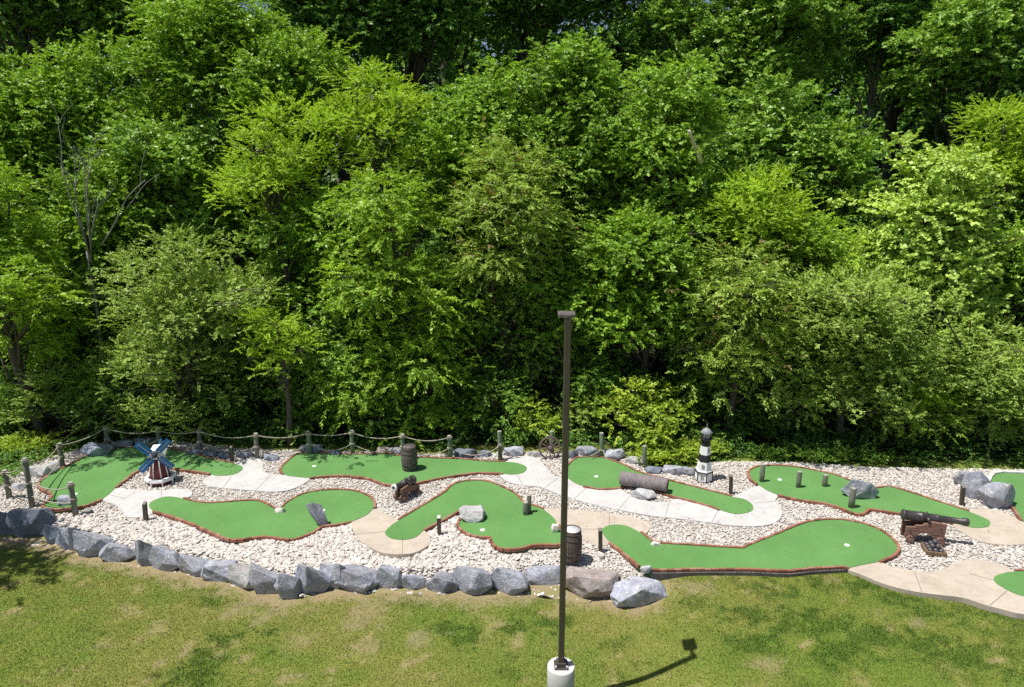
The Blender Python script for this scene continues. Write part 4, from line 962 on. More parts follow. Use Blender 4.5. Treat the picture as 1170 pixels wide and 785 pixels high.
# cannonball tray and balls
c0 = at(1067.5, 632, 0.0); rz = R(-14)
t = thing('ball_tray', (c0[0], c0[1]+.05, 0.03), 'square wooden tray holding a pyramid of cannonballs', 'tray', rz)
w_ = .245; MB().box((0, 0, .02), (w_*2, w_*2, .04)).build('base_board', M['tray'], t)
for (x, y, lx, ly) in ((0, -w_, 2*w_+.05, .05), (0, w_, 2*w_+.05, .05), (-w_, 0, .05, 2*w_-.052), (w_, 0, .05, 2*w_-.052)): MB().box((x, y, .055), (lx, ly, .11)).build('side_rail', M['tray'], t)
rb = .072; bi = 0; ballme = None
names = {}
for lev, nn in ((0, 3), (1, 2), (2, 1)):
    for i in range(nn):
        for j in range(nn):
            x = (i-(nn-1)/2)*rb*2.05; y = (j-(nn-1)/2)*rb*2.05; z = .03+.04+rb+.002+lev*rb*1.43
            if ballme is None:
                bm = bmesh.new(); bmesh.ops.create_uvsphere(bm, u_segments=20, v_segments=12, radius=rb); ballme = bpy.data.meshes.new('cannonball'); bm.to_mesh(ballme); bm.free(); ballme.materials.append(M['ball'])
                for pl in ballme.polygons: pl.use_smooth = True
            v = Matrix.Rotation(rz, 3, 'Z') @ Vector((x, y, 0))
            o = bpy.data.objects.new('cannonball', ballme); COL.objects.link(o); o.location = (c0[0]+v.x, c0[1]+.05+v.y, z)
            row = ('front', 'middle', 'back')[j]; colm = ('left', 'centre', 'right')[i]
            if lev == 2: lab = 'single black cannonball on the peak of the pyramid'
            elif lev == 1: lab = 'cannonball in the second layer, %s %s under the peak ball' % (('front', 'rear')[j], ('left', 'right')[i])
            elif (i, j) == (1, 1): continue_ = True; lab = 'cannonball at the hidden middle of the bottom layer'
            else: lab = 'bottom layer cannonball in the %s row of the tray, %s' % (row, colm)
            tag(o, lab, 'cannonball', 'cannonballs stacked in the tray')

# ------------------------------------------------------------------ lamp pole
top_foot = at(641, 760.5, 0.30)
zl = float(zterr(np.array([top_foot[0]]), np.array([top_foot[1]]))[0])
t = thing('lamp_pole', (top_foot[0], top_foot[1], zl), 'tall bronze parking lot lamp pole on a round concrete footing', 'lamp post')
hf = 0.30-zl
MB().lathe([(.302, -.3), (.302, hf-.02), (.29, hf)], 40).build('footing', M['footing'], t)
MB().box((0, 0, hf+.012), (.30, .30, .024)).box((0, 0, hf+.07), (.20, .20, .10)).build('base_cover', M['bronze'], t)
bb = MB()
for x in (-1, 1):
    for y in (-1, 1): bb.lathe([(.018, 0), (.018, .06)], 6, c=(x*.12, y*.12, hf+.024))
bb.build('anchor_bolt', M['lens'], t)
zt = height_at(648, 363, top_foot)-zl
s0, s1 = .0635, .0635
vs = [(-s0, -s0, hf), (s0, -s0, hf), (s0, s0, hf), (-s0, s0, hf), (-s1, -s1, zt), (s1, -s1, zt), (s1, s1, zt), (-s1, s1, zt)]
po = MB().add(vs, [(0, 3, 2, 1), (4, 5, 6, 7), (0, 1, 5, 4), (1, 2, 6, 5), (2, 3, 7, 6), (3, 0, 4, 7)]).build('pole', M['bronze'], t)
mod = po.modifiers.new('edge', 'BEVEL'); mod.width = .012; mod.segments = 2
MB().box((0, 0, hf+.9), (.07, .129, .13)).build('hand_hole', M['bronze'], t)
MB().box((0, 0, zt+.006), (.134, .134, .012)).build('pole_cap', M['bronze'], t)
MB().box((.0, .16, zt-.03), (.08, .2, .07)).build('arm', M['head'], t)
hd = MB(); hd.slab([(-.15, .22), (.15, .22), (.17, .28), (.165, .60), (-.165, .60), (-.17, .28)], zt-.045, zt+.012)
for k in range(7): hd.box((-.12+.04*k, .42, zt+.018), (.012, .30, .014))
hd.add([(-.15, .22, zt-.045), (.15, .22, zt-.045), (.17, .28, zt-.045), (.165, .60, zt-.045), (-.165, .60, zt-.045), (-.17, .28, zt-.045)], [(5, 4, 3, 2, 1, 0)])
ho = hd.build('lamp_head', M['head'], t); MB().box((0, .43, zt-.052), (.26, .26, .012)).build('lens', M['lens'], ho)
MB().box((0, .0, zt+.03), (.10, .12, .035)).build('photocell', M['bronze'], t)

exec_trees = True
# ------------------------------------------------------------------ trees
SPEC = {
 'maple':  dict(L=.50, nl=12, ll=.145, lw=.105, dr=.20, dens=16, m=leaf_mat('mid green leaves', (0.103, 0.210, 0.024), (0.322, 0.529, 0.056))),
 'poplar': dict(L=.46, nl=10, ll=.155, lw=.13, dr=.26, dens=16, m=leaf_mat('glossy green leaves', (0.116, 0.216, 0.031), (0.331, 0.547, 0.070), rough=.5, spec=.35)),
 'locust': dict(L=.42, nl=18, ll=.085, lw=.055, dr=.15, dens=20, m=leaf_mat('feathery lime leaves', (0.204, 0.333, 0.025), (0.466, 0.676, 0.051), trans=.3)),
 'ail':    dict(L=.60, nl=16, ll=.17, lw=.062, dr=.34, dens=12, m=leaf_mat('olive compound leaves', (0.149, 0.246, 0.037), (0.384, 0.534, 0.093), odd=(0.33, 0.25, 0.10))),
 'walnut': dict(L=.56, nl=16, ll=.16, lw=.066, dr=.38, dens=12, m=leaf_mat('bright compound leaves', (0.156, 0.282, 0.026), (0.416, 0.630, 0.057))),
 'plane':  dict(L=.40, nl=9, ll=.175, lw=.15, dr=.18, dens=17, m=leaf_mat('large pale leaves', (0.222, 0.357, 0.062), (0.591, 0.772, 0.187))),
 'small':  dict(L=.42, nl=13, ll=.11, lw=.062, dr=.12, dens=17, m=leaf_mat('small silvery leaves', (0.144, 0.246, 0.039), (0.415, 0.562, 0.121), rough=.48, spec=.4)),
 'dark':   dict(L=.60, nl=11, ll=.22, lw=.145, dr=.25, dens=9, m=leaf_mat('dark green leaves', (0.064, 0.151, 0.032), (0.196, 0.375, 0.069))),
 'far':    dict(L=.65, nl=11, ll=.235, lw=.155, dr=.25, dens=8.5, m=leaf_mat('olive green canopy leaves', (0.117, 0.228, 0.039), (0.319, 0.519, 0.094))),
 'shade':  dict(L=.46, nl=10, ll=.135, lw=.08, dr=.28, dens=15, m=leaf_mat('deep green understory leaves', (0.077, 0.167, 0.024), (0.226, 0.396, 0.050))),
 'lime':   dict(L=.42, nl=12, ll=.12, lw=.08, dr=.20, dens=17, m=leaf_mat('yellow green shrub leaves', (0.184, 0.290, 0.024), (0.456, 0.592, 0.068), trans=.3)),
}
def unit(v): return v/(np.linalg.norm(v, axis=-1, keepdims=True)+1e-9)
def sprays(r, P, D, O, sp, lod=1.0, tint0=None):
    S = len(P); nl = sp['nl']; Lg = sp['L']*r.uniform(.6, 1.3, (S, 1, 1)); tt = np.linspace(.08, 1, nl)[None, :, None]
    Z = np.array([0, 0, 1.0])
    side = unit(np.cross(D, Z)+1e-6)[:, None, :]
    pos = P[:, None, :]+D[:, None, :]*Lg*tt-Z*sp['dr']*Lg*tt*tt
    sg = np.where(np.arange(nl) % 2 == 0, 1.0, -1.0)[None, :, None]
    ld = unit(D[:, None, :]*(.45+.5*tt)+side*sg*(1.0-.5*tt)-Z*(sp['dr']*.9)+r.normal(0, .30, (S, nl, 3)))
    up = Z*.75+O[:, None, :]*.45+r.normal(0, .55, (S, nl, 3)); up = unit(up-ld*np.sum(up*ld, 2, keepdims=True))
    sd = np.cross(ld, up)
    ll = sp['ll']*lod*r.uniform(.65, 1.25, (S, nl, 1)); lw = sp['lw']*lod*r.uniform(.75, 1.2, (S, nl, 1))
    fold = r.uniform(-.02, .14, (S, nl, 1))*lw*2
    a = pos; m = pos+ld*ll*.45; tip = pos+ld*ll-up*ll*.12
    V = np.stack([a, m+sd*lw*.5+up*fold, tip, m-sd*lw*.5+up*fold], 2)
    tin = (r.uniform(.0, .55, (S, 1)) if tint0 is None else tint0[:, None])+r.uniform(0, .40, (S, nl))
    return V.reshape(-1, 3), np.repeat(np.clip(tin, 0, 1).ravel(), 4)
def crown_lobes(r, c, rad, n, lr, flat=.6, cone=.25):
    out = []
    for i in range(n):
        z = r.uniform(-.85, 1.0); a = 2*PI*(i*0.618+r.uniform(-.1, .1)); q = math.sqrt(max(0, 1-z*z)); f = r.uniform(.40, .98)
        cf = 1-cone*(z+.85)/1.85; d = np.array([q*math.cos(a)*cf, q*math.sin(a)*cf, z]); k = r.uniform(.60, 1.40)*lr
        out.append((c+d*rad*f, np.array([k, k, k*flat])))
    for i in range(max(2, n//5)):
        d = unit(r.normal(0, 1, 3)*np.array([1, .8, .9])); k = r.uniform(.35, .65)*lr
        out.append((c+d*rad*r.uniform(1.0, 1.22), np.array([k, k, k*flat])))
    out.append((c+np.array([0, 0, rad[2]*.72]), np.array([lr, lr, lr*flat])))
    return out
def leaf_cloud(r, lobes, sp, ground=-0.1, lod=1.0, dmul=1.0, odd=False):
    VS = []; TS = []
    for (c, k) in lobes:
        area = 4*PI*((k[0]*k[1])**1.6/3+2*(k[0]*k[2])**1.6/3)**(1/1.6)
        n = max(6, int(area*sp['dens']*dmul*.62))
        nc = max(5, int(area*1.1)); cd_ = unit(r.normal(0, 1, (nc, 3))+np.array([0, 0, .25])); cf_ = r.uniform(.62, 1.10, (nc, 1)); ci = r.integers(0, nc, n)
        rc = np.clip(.26*k[0], .16, .34)
        d = unit(r.normal(0, 1, (n, 3))); cl = r.random(n) < .82
        P = np.where(cl[:, None], c+cd_[ci]*k*cf_[ci]+r.normal(0, 1, (n, 3))*rc*np.array([1, 1, .55]), c+d*k*(1-.38*r.random((n, 1))**1.5))
        d = unit((P-c)/k)
        keep = d[:, 2] > -.55-.4*r.random(n); d = d[keep]; P = P[keep]; ci = ci[keep]; n = len(d); ctint = r.uniform(-.12, .14, nc)
        # uneven outline: push sprays in and out with a lumpy field
        lump = 1+.34*np.sin(P[:, :1]*2.3+c[0])*np.sin(P[:, 1:2]*2.1+c[1])*np.sin(P[:, 2:3]*2.7)
        P = c+(P-c)*lump
        D = unit(d*np.array([1, 1, .55])+np.array([0, 0, .26])+r.normal(0, .35, (n, 3)))
        base = r.uniform(.0, .45)
        t0 = np.clip(base+r.uniform(-.12, .25, n)+ctint[ci], 0, .75)
        if odd: t0 = np.where((d[:, 2] > .35) & (r.random(n) < .10), .95, np.minimum(t0, .5))
        k_ = P[:, 2] > ground+.15
        V, T = sprays(r, P[k_], D[k_], d[k_], sp, lod, t0[k_]); VS.append(V); TS.append(T)
    return np.concatenate(VS), np.concatenate(TS)
def limb(mb, r, A, B, r0, r1, wob=.12, n=6, sides=6):
    A = np.array(A, float); B = np.array(B, float); dist = np.linalg.norm(B-A); pts = []; rad = []
    ph = r.uniform(0, 6, 3)
    for i in range(n+1):
        t = i/n; w = math.sin(PI*t)*wob*dist*.35
        pts.append(A*(1-t)+B*t+np.array([math.sin(ph[0]+4*t)*w, math.sin(ph[1]+4*t)*w, (math.sin(PI*t))*dist*.06])); rad.append(r0*(1-t)+r1*t)
    mb.tube(pts, rad, sides)
    return pts
NLEAF = [0]
def tree(name, px, top, bot, hw, Y, spec, label, cat='tree', nl=16, seed=1, lr=None, base=None, group=None, bark='bark', flat=.6, cone=.25, lod=1.0, dmul=1.0, dy=None, trunk_r=None, extra=(), xoff=0.0):
    r = np.random.default_rng(seed); sp = SPEC[spec]
    T0 = atY(px, top, Y); B0 = atY(px, bot, Y); c = (T0+B0)/2
    rx = hw/scale_at(c); rz = (T0[2]-B0[2])/2; ry = dy if dy else min(rx*1.0, 3.4)
    g = np.array([c[0]+xoff, Y+.4, 0.0]) if base is None else np.array(base, float)
    g[2] = float(zterr(np.array([g[0]]), np.array([g[1]]))[0])
    lr = lr or .36*min(rx, rz)+.25
    lobes = crown_lobes(r, c, np.array([max(rx-lr*.5, .2), max(ry-lr*.5, .2), max(rz-lr*.6, .2)]), nl, lr, flat, cone)
    for (ex, ey, eY, er) in extra: lobes.append((atY(ex, ey, eY), np.array([er, er, er*flat])))
    V, T = leaf_cloud(r, lobes, sp, g[2], lod, dmul, spec == 'ail')
    NLEAF[0] += len(V)//4
    t = thing(name, g, label, cat, group=group)
    me = np_mesh('crown', V-g, 4, {'tint': ('FLOAT', T)})
    link('crown', me, sp['m'], t)
    mb = MB(); H = c[2]+rz*.45-g[2]; tr = trunk_r or (.03+.017*(T0[2]-g[2]))
    pts = limb(mb, r, (0, 0, -.2), (c[0]-g[0], c[1]-g[1], H), tr, tr*.35, .10, 10, 8)
    for (lc, lk) in lobes:
        q = np.array(lc)-g
        i = int(np.clip((q[2]/H-.25)*10, 2, 9)); a = pts[i]
        limb(mb, r, a, q, tr*.36*(1-.05*i)+.012, .012, .25, 5, 5)
        for s in range(3):
            d = unit(r.normal(0, 1, 3)); limb(mb, r, q*.9+a*.1, q+d*lk*.85, .016, .006, .3, 3, 4)
    mb.build('trunk', M[bark], t)
    return t

TREES = [
 # name, px, top, bot, hw, Y, spec, label, kwargs
 ('small_leaf_tree', 215, 258, 470, 114, 27.2, 'small', 'spreading silvery small leaved tree behind the windmill', dict(nl=30, seed=21, lr=1.2, dy=3.6, extra=((300, 330, 23.7, .50), (272, 345, 24.2, .6), (112, 335, 23.9, .5), (145, 330, 24.4, .6)))),
 ('locust_tree', 312, 98, 300, 66, 30.2, 'locust', 'feathery lime green tree left of the taller lime one', dict(nl=17, seed=22, lr=1.0, flat=.45)),
 ('locust_tree', 428, 58, 235, 82, 32.0, 'locust', 'taller feathery lime green tree rounded at the top, left of centre', dict(nl=19, seed=23, lr=1.1, flat=.45)),
 ('locust_tree', 318, 345, 440, 46, 25.8, 'locust', 'small lime green sapling low in front, above the white path', dict(nl=9, seed=24, lr=.75, flat=.45)),
 ('maple_tree', 95, 20, 300, 130, 35.5, 'maple', 'large mid green tree filling the upper left, behind the bare tree', dict(nl=30, seed=25, lr=1.7)),
 ('maple_tree', 262, -40, 190, 110, 37.0, 'maple', 'tall mid green tree rising out of the top, left of the lime trees', dict(nl=26, seed=26, lr=1.7)),
 ('walnut_tree', 10, 150, 470, 62, 26.8, 'walnut', 'drooping tree with long leaves at the far left edge', dict(nl=22, seed=27, lr=1.0, extra=((30, 318, 23.9, .75), (62, 338, 24.1, .55), (-5, 330, 24.0, .8), (20, 350, 24.6, .7)))),
 ('walnut_tree', 455, 185, 490, 92, 28.0, 'walnut', 'bright green tree with hanging compound leaves, centre left', dict(nl=34, seed=28, lr=1.15)),
 ('ailanthus_tree', 572, 138, 400, 82, 29.6, 'ail', 'olive tree with reddish tips in the centre of the wood', dict(nl=28, seed=29, lr=1.1)),
 ('poplar_tree', 655, 28, 290, 96, 33.0, 'poplar', 'tall glossy leaved tree peaking just left of the dark gap at top centre', dict(nl=34, seed=30, lr=1.25, cone=.55)),
 ('poplar_tree', 765, 70, 330, 84, 31.2, 'poplar', 'glossy leaved tree with the broken snag at its top', dict(nl=32, seed=31, lr=1.2, cone=.4)),
 ('maple_tree', 735, 215, 425, 84, 28.8, 'maple', 'bushy mid green tree just right of the lamp head', dict(nl=30, seed=32, lr=1.15)),
 ('maple_tree', 640, 250, 440, 62, 30.0, 'maple', 'mid green tree behind the lamp head with a bent limb', dict(nl=18, seed=33, lr=1.05)),
 ('locust_tree', 868, 178, 310, 62, 28.8, 'locust', 'feathery lime green tree right of centre', dict(nl=20, seed=34, lr=.95, flat=.45)),
 ('ailanthus_tree', 845, 250, 495, 80, 26.9, 'ail', 'olive tree with reddish tips behind the lighthouse', dict(nl=27, seed=35, lr=1.0, extra=((878, 325, 23.9, .6), (850, 335, 24.0, .5)))),
 ('ivy_column', 955, 112, 290, 40, 33.0, 'poplar', 'narrow vine covered trunk standing against the dark wood on the right', dict(nl=13, seed=36, lr=.9)),
 ('plane_tree', 1062, 140, 440, 112, 29.6, 'plane', 'broad pale green tree with large leaves on the right', dict(nl=40, seed=37, lr=1.2, cone=.75)),
 ('locust_tree', 1142, 98, 260, 72, 33.0, 'locust', 'feathery yellow green tree at the upper right edge', dict(nl=17, seed=38, lr=1.15, flat=.5)),
 ('small_leaf_tree', 975, 292, 505, 96, 26.3, 'small', 'dense fine leaved tree right of the lighthouse, reaching the ground', dict(nl=36, seed=39, lr=1.1, dy=3.0, extra=((918, 328, 23.8, .6), (955, 335, 23.9, .7), (990, 332, 24.0, .6)))),
 ('small_leaf_tree', 1105, 355, 518, 96, 26.4, 'small', 'low arching fine leaved tree at the right behind the boulder trio', dict(nl=34, seed=40, lr=1.05, dy=3.0, extra=((1060, 345, 24.0, .6), (1025, 342, 24.0, .55), (1095, 350, 24.1, .6)))),
 ('walnut_tree', 915, 240, 330, 60, 29.0, 'walnut', 'bright green tree squeezed between the lime tree and the pale tree', dict(nl=14, seed=41, lr=.95)),
 ('small_leaf_tree', 140, 380, 500, 62, 27.8, 'small', 'low dim small leaved tree left of the windmill', dict(nl=14, seed=42, lr=.9)),
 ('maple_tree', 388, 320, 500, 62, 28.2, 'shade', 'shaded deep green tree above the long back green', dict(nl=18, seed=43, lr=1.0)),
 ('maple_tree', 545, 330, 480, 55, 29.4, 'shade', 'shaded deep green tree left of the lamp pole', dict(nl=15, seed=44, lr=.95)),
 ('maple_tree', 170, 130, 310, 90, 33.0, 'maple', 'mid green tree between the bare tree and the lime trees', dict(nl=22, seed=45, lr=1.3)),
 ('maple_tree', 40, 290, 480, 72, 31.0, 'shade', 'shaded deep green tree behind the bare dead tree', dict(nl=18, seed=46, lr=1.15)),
 ('maple_tree', 1160, 230, 420, 60, 30.5, 'maple', 'mid green tree cut by the right edge', dict(nl=15, seed=47, lr=1.1)),
 ('maple_tree', 520, 90, 300, 60, 32.5, 'maple', 'mid green tree between the lime trees and the olive centre tree', dict(nl=18, seed=48, lr=1.2)),
 ('maple_tree', 110, 190, 470, 95, 31.2, 'maple', 'mid green tree filling in behind the silvery tree and the bare tree', dict(nl=26, seed=101, lr=1.25)),
 ('maple_tree', 372, 190, 430, 95, 30.8, 'maple', 'mid green tree showing below the two lime trees', dict(nl=26, seed=102, lr=1.25)),
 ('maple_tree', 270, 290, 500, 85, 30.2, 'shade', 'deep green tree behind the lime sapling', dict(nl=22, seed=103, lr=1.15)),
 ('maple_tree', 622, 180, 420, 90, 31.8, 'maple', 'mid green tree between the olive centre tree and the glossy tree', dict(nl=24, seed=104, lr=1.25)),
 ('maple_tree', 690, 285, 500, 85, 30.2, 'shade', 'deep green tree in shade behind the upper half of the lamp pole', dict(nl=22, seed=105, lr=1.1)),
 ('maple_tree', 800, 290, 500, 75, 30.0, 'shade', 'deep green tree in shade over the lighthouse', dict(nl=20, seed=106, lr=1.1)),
 ('maple_tree', 905, 280, 500, 75, 29.8, 'maple', 'mid green tree between the olive tree and the fine leaved tree', dict(nl=20, seed=107, lr=1.1)),
 ('maple_tree', 1040, 300, 500, 90, 29.0, 'maple', 'mid green tree showing under the pale large leaved tree', dict(nl=22, seed=108, lr=1.15)),
 ('maple_tree', 205, 120, 300, 80, 33.5, 'far', 'olive green tree rising between the two big trees of the upper left', dict(nl=22, seed=111, lr=1.25)),
 ('maple_tree', 870, 90, 270, 75, 35.0, 'far', 'olive tree between the broken snag and the vine covered trunk', dict(nl=20, seed=112, lr=1.3)),
 ('maple_tree', 330, 30, 200, 75, 36.0, 'maple', 'mid green tree rising directly behind the lime trees', dict(nl=20, seed=113, lr=1.4)),
 ('poplar_tree', 560, 60, 230, 60, 34.0, 'poplar', 'slim glossy tree behind the top of the olive centre tree', dict(nl=18, seed=114, lr=1.15, cone=.5)),
 ('maple_tree', 20, 60, 260, 90, 34.0, 'maple', 'mid green tree behind the drooping tree on the far left', dict(nl=24, seed=115, lr=1.4)),
 # tall dark rear trees
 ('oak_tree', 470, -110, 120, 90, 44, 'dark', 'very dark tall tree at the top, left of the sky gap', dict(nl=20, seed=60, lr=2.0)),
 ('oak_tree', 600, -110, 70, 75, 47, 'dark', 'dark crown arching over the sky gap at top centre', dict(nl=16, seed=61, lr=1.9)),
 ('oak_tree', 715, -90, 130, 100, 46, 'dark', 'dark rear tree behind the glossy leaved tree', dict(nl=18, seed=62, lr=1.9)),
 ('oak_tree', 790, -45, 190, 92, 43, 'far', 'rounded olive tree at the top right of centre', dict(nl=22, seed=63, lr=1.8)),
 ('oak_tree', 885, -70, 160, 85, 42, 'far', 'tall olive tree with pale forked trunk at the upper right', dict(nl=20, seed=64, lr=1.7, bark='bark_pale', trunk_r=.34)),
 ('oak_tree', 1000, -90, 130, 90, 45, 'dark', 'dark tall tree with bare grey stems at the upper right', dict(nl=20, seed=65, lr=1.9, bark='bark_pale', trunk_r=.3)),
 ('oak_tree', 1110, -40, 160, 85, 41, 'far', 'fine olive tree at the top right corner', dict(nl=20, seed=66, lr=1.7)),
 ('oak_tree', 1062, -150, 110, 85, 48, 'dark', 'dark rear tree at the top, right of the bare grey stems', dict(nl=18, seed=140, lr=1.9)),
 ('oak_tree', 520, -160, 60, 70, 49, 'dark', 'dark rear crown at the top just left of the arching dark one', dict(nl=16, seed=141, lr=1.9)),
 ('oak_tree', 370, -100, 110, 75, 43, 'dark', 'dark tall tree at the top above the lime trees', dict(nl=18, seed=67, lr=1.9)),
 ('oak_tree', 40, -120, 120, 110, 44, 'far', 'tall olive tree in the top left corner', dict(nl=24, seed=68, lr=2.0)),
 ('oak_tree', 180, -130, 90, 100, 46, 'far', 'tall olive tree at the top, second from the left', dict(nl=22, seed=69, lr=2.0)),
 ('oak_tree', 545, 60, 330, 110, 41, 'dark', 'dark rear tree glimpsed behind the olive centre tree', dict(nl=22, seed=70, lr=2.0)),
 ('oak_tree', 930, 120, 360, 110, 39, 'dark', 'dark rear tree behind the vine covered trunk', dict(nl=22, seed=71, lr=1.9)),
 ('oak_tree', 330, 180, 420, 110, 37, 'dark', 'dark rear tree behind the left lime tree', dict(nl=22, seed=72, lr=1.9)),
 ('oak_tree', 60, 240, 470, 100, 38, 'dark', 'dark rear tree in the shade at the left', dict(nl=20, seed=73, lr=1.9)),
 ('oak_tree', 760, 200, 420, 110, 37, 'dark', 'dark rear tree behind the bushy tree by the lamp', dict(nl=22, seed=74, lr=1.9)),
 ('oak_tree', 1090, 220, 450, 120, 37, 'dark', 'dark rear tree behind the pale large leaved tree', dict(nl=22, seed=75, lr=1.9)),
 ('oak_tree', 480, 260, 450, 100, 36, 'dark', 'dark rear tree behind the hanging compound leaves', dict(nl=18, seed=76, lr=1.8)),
 # shrubs along the edge
 ('shrub', 905, 395, 520, 44, 26.6, 'small', 'tall dim shrub whose twigs hang behind the first bollard', dict(nl=14, seed=121, lr=.75, cat='shrub')),
 ('shrub', 1040, 400, 524, 52, 26.4, 'walnut', 'tall green shrub hanging to the gravel left of the boulder trio', dict(nl=15, seed=122, lr=.8, cat='shrub')),
 ('shrub', 1128, 420, 528, 40, 26.2, 'small', 'arching shrub drooping over the gravel above the boulder trio', dict(nl=12, seed=123, lr=.7, cat='shrub')),
 ('shrub', 400, 400, 512, 46, 27.4, 'walnut', 'green shrub hanging down behind the tallest fence post on the long back green', dict(nl=13, seed=124, lr=.8, cat='shrub')),
 ('shrub', 490, 395, 514, 46, 27.6, 'walnut', 'bright hanging shrub behind the gap between barrel and last roped post', dict(nl=13, seed=125, lr=.8, cat='shrub')),
 ('shrub', 205, 410, 508, 50, 27.3, 'small', 'dim small leaved shrub right behind the windmill', dict(nl=13, seed=126, lr=.8, cat='shrub')),
 ('shrub', 800, 400, 515, 40, 27.8, 'shade', 'deep green shrub directly behind the lighthouse lantern', dict(nl=13, seed=127, lr=.8, cat='shrub')),
 ('shrub', 680, 410, 512, 40, 28.0, 'shade', 'deep green tall shrub between the lamp pole and the layered lime shrub', dict(nl=12, seed=128, lr=.8, cat='shrub')),
 ('shrub', 565, 420, 514, 40, 27.6, 'shade', 'deep green shrub behind the tall unroped post', dict(nl=11, seed=129, lr=.75, cat='shrub')),
 ('shrub', 120, 400, 505, 46, 27.2, 'shade', 'deep green shrub behind the highest rope post', dict(nl=12, seed=130, lr=.8, cat='shrub')),
 ('shrub', 735, 426, 515, 60, 26.4, 'lime', 'yellow green layered shrub between the lamp pole and lighthouse', dict(nl=22, seed=80, lr=.62, flat=.4, cat='shrub')),
 ('shrub', 607, 448, 515, 26, 27.0, 'lime', 'small yellow green shrub left of the wagon wheel', dict(nl=7, seed=81, lr=.5, flat=.6, cat='shrub')),
 ('shrub', 662, 455, 513, 24, 27.4, 'small', 'small pale shrub just right of the lamp pole', dict(nl=6, seed=82, lr=.5, cat='shrub')),
 ('shrub', 62, 395, 508, 48, 27.3, 'small', 'pale leafy shrub behind the left rope posts', dict(nl=12, seed=83, lr=.75, cat='shrub')),
 ('shrub', 10, 420, 520, 34, 27.8, 'shade', 'dark shrub at the left edge above the bright weeds', dict(nl=9, seed=84, lr=.75, cat='shrub')),
 ('shrub', 262, 430, 508, 50, 28.0, 'shade', 'dark shrub behind the small marker post', dict(nl=10, seed=85, lr=.75, cat='shrub')),
 ('shrub', 345, 425, 510, 44, 27.6, 'shade', 'dark shrub behind the post at the left end of the long back green', dict(nl=10, seed=86, lr=.7, cat='shrub')),
 ('shrub', 435, 430, 514, 50, 27.9, 'shade', 'dark shrub behind the dark barrel', dict(nl=10, seed=87, lr=.75, cat='shrub')),
 ('shrub', 530, 440, 516, 44, 28.0, 'shade', 'dark shrub behind the two right most fence posts', dict(nl=10, seed=88, lr=.7, cat='shrub')),
 ('shrub', 850, 440, 522, 46, 28.2, 'shade', 'dark shrub in the hollow right behind the lighthouse', dict(nl=10, seed=89, lr=.7, cat='shrub')),
 ('shrub', 915, 455, 526, 42, 27.4, 'shade', 'dark low shrub behind the bollard green', dict(nl=9, seed=90, lr=.65, cat='shrub')),
 ('shrub', 1010, 455, 528, 50, 27.2, 'small', 'low leafy shrub behind the striped boulder', dict(nl=10, seed=91, lr=.65, cat='shrub')),
 ('shrub', 1160, 440, 530, 46, 27.0, 'lime', 'yellow green shrub at the right edge behind the boulder trio', dict(nl=10, seed=92, lr=.65, cat='shrub')),
]
for (nm, px, tp, bt, hw, Y, sp, lab, kw) in TREES:
    kw = dict(kw); cat = kw.pop('cat', 'tree')
    tree(nm, px, tp, bt, hw, Y, sp, lab, cat, **kw)
# tree outside the left edge: the one that shades the left corner of the lawn
r = np.random.default_rng(99); g = np.array([-20.6, 17.2, 0.0]); g[2] = float(zterr(g[:1], g[1:2])[0])
lobes = crown_lobes(r, np.array([-19.6, 16.9, 7.4]), np.array([2.0, 1.9, 1.6]), 10, 1.0)
V, T = leaf_cloud(r, lobes, SPEC['maple'], g[2]); t = thing('maple_tree', g, 'tree standing just outside the left edge, shading the corner boulders', 'tree')
link('crown', np_mesh('crown', V-g, 4, {'tint': ('FLOAT', T)}), SPEC['maple']['m'], t)
mb = MB(); limb(mb, r, (0, 0, -.2), (1.0, -.3, 7.6), .16, .06, .1, 8, 8)
for lc, lk in lobes: limb(mb, r, (.6, -.2, 5.4), lc-g, .05, .012, .2, 5, 5)
mb.build('trunk', M['bark'], t)

# bare dead tree on the left, grey snag, bent bare limb
def bare(name, base, label, stems, bark, cat='dead tree'):
    t = thing(name, base, label, cat); r = np.random.default_rng(17); mb = MB(); b = np.array(base)
    def grow(p, d, ln, rad, lev):
        q = p+d*ln; limb(mb, r, p, q, rad, rad*.55, .09, 6, 6)
        if lev == 0: return
        for k in range(r.integers(2, 4)):
            f = r.uniform(.45, 1.0); nd = unit(d+r.normal(0, .42, 3)+np.array([0, 0, .12])); grow(p+d*ln*f, nd, ln*r.uniform(.32, .55), rad*.5*(1.2-f*.4), lev-1)
    for A, B, rad, lev in stems:
        A = np.array(A)-b; B = np.array(B)-b; d = B-A; ln = np.linalg.norm(d); grow(A, d/ln, ln, rad, lev)
    mb.build('branches', M[bark], t)
Yd = 29.2; gb_ = atY(118, 470, Yd); gb_[2] = -.2
bare('dead_tree', gb_, 'bare grey dead tree at the left among the green crowns',
     [(gb_, atY(98, 275, Yd), .085, 0), (atY(98, 285, Yd), atY(86, 205, Yd-.2), .045, 3), (atY(100, 270, Yd), atY(104, 190, Yd-.3), .042, 3), (atY(104, 300, Yd), atY(70, 190, Yd-.4), .036, 3), (atY(104, 290, Yd-.2), atY(96, 185, Yd-.5), .03, 3), (atY(116, 280, Yd-.2), atY(166, 206, Yd-.5), .032, 1), (atY(104, 300, Yd), atY(112, 225, Yd-.5), .028, 3), (atY(106, 330, Yd-.1), atY(64, 300, Yd-.6), .026, 2)], 'bark_dead')
Ys = 30.0; gs = atY(800, 480, Ys); gs[2] = -.1
bare('dead_tree', gs, 'broken pale snag poking out of the glossy crown right of centre', [(gs, atY(800, 182, Ys), .13, 0), (atY(801, 186, Ys-1.2), atY(787, 149, Ys-1.9), .10, 0)], 'bark_snag')

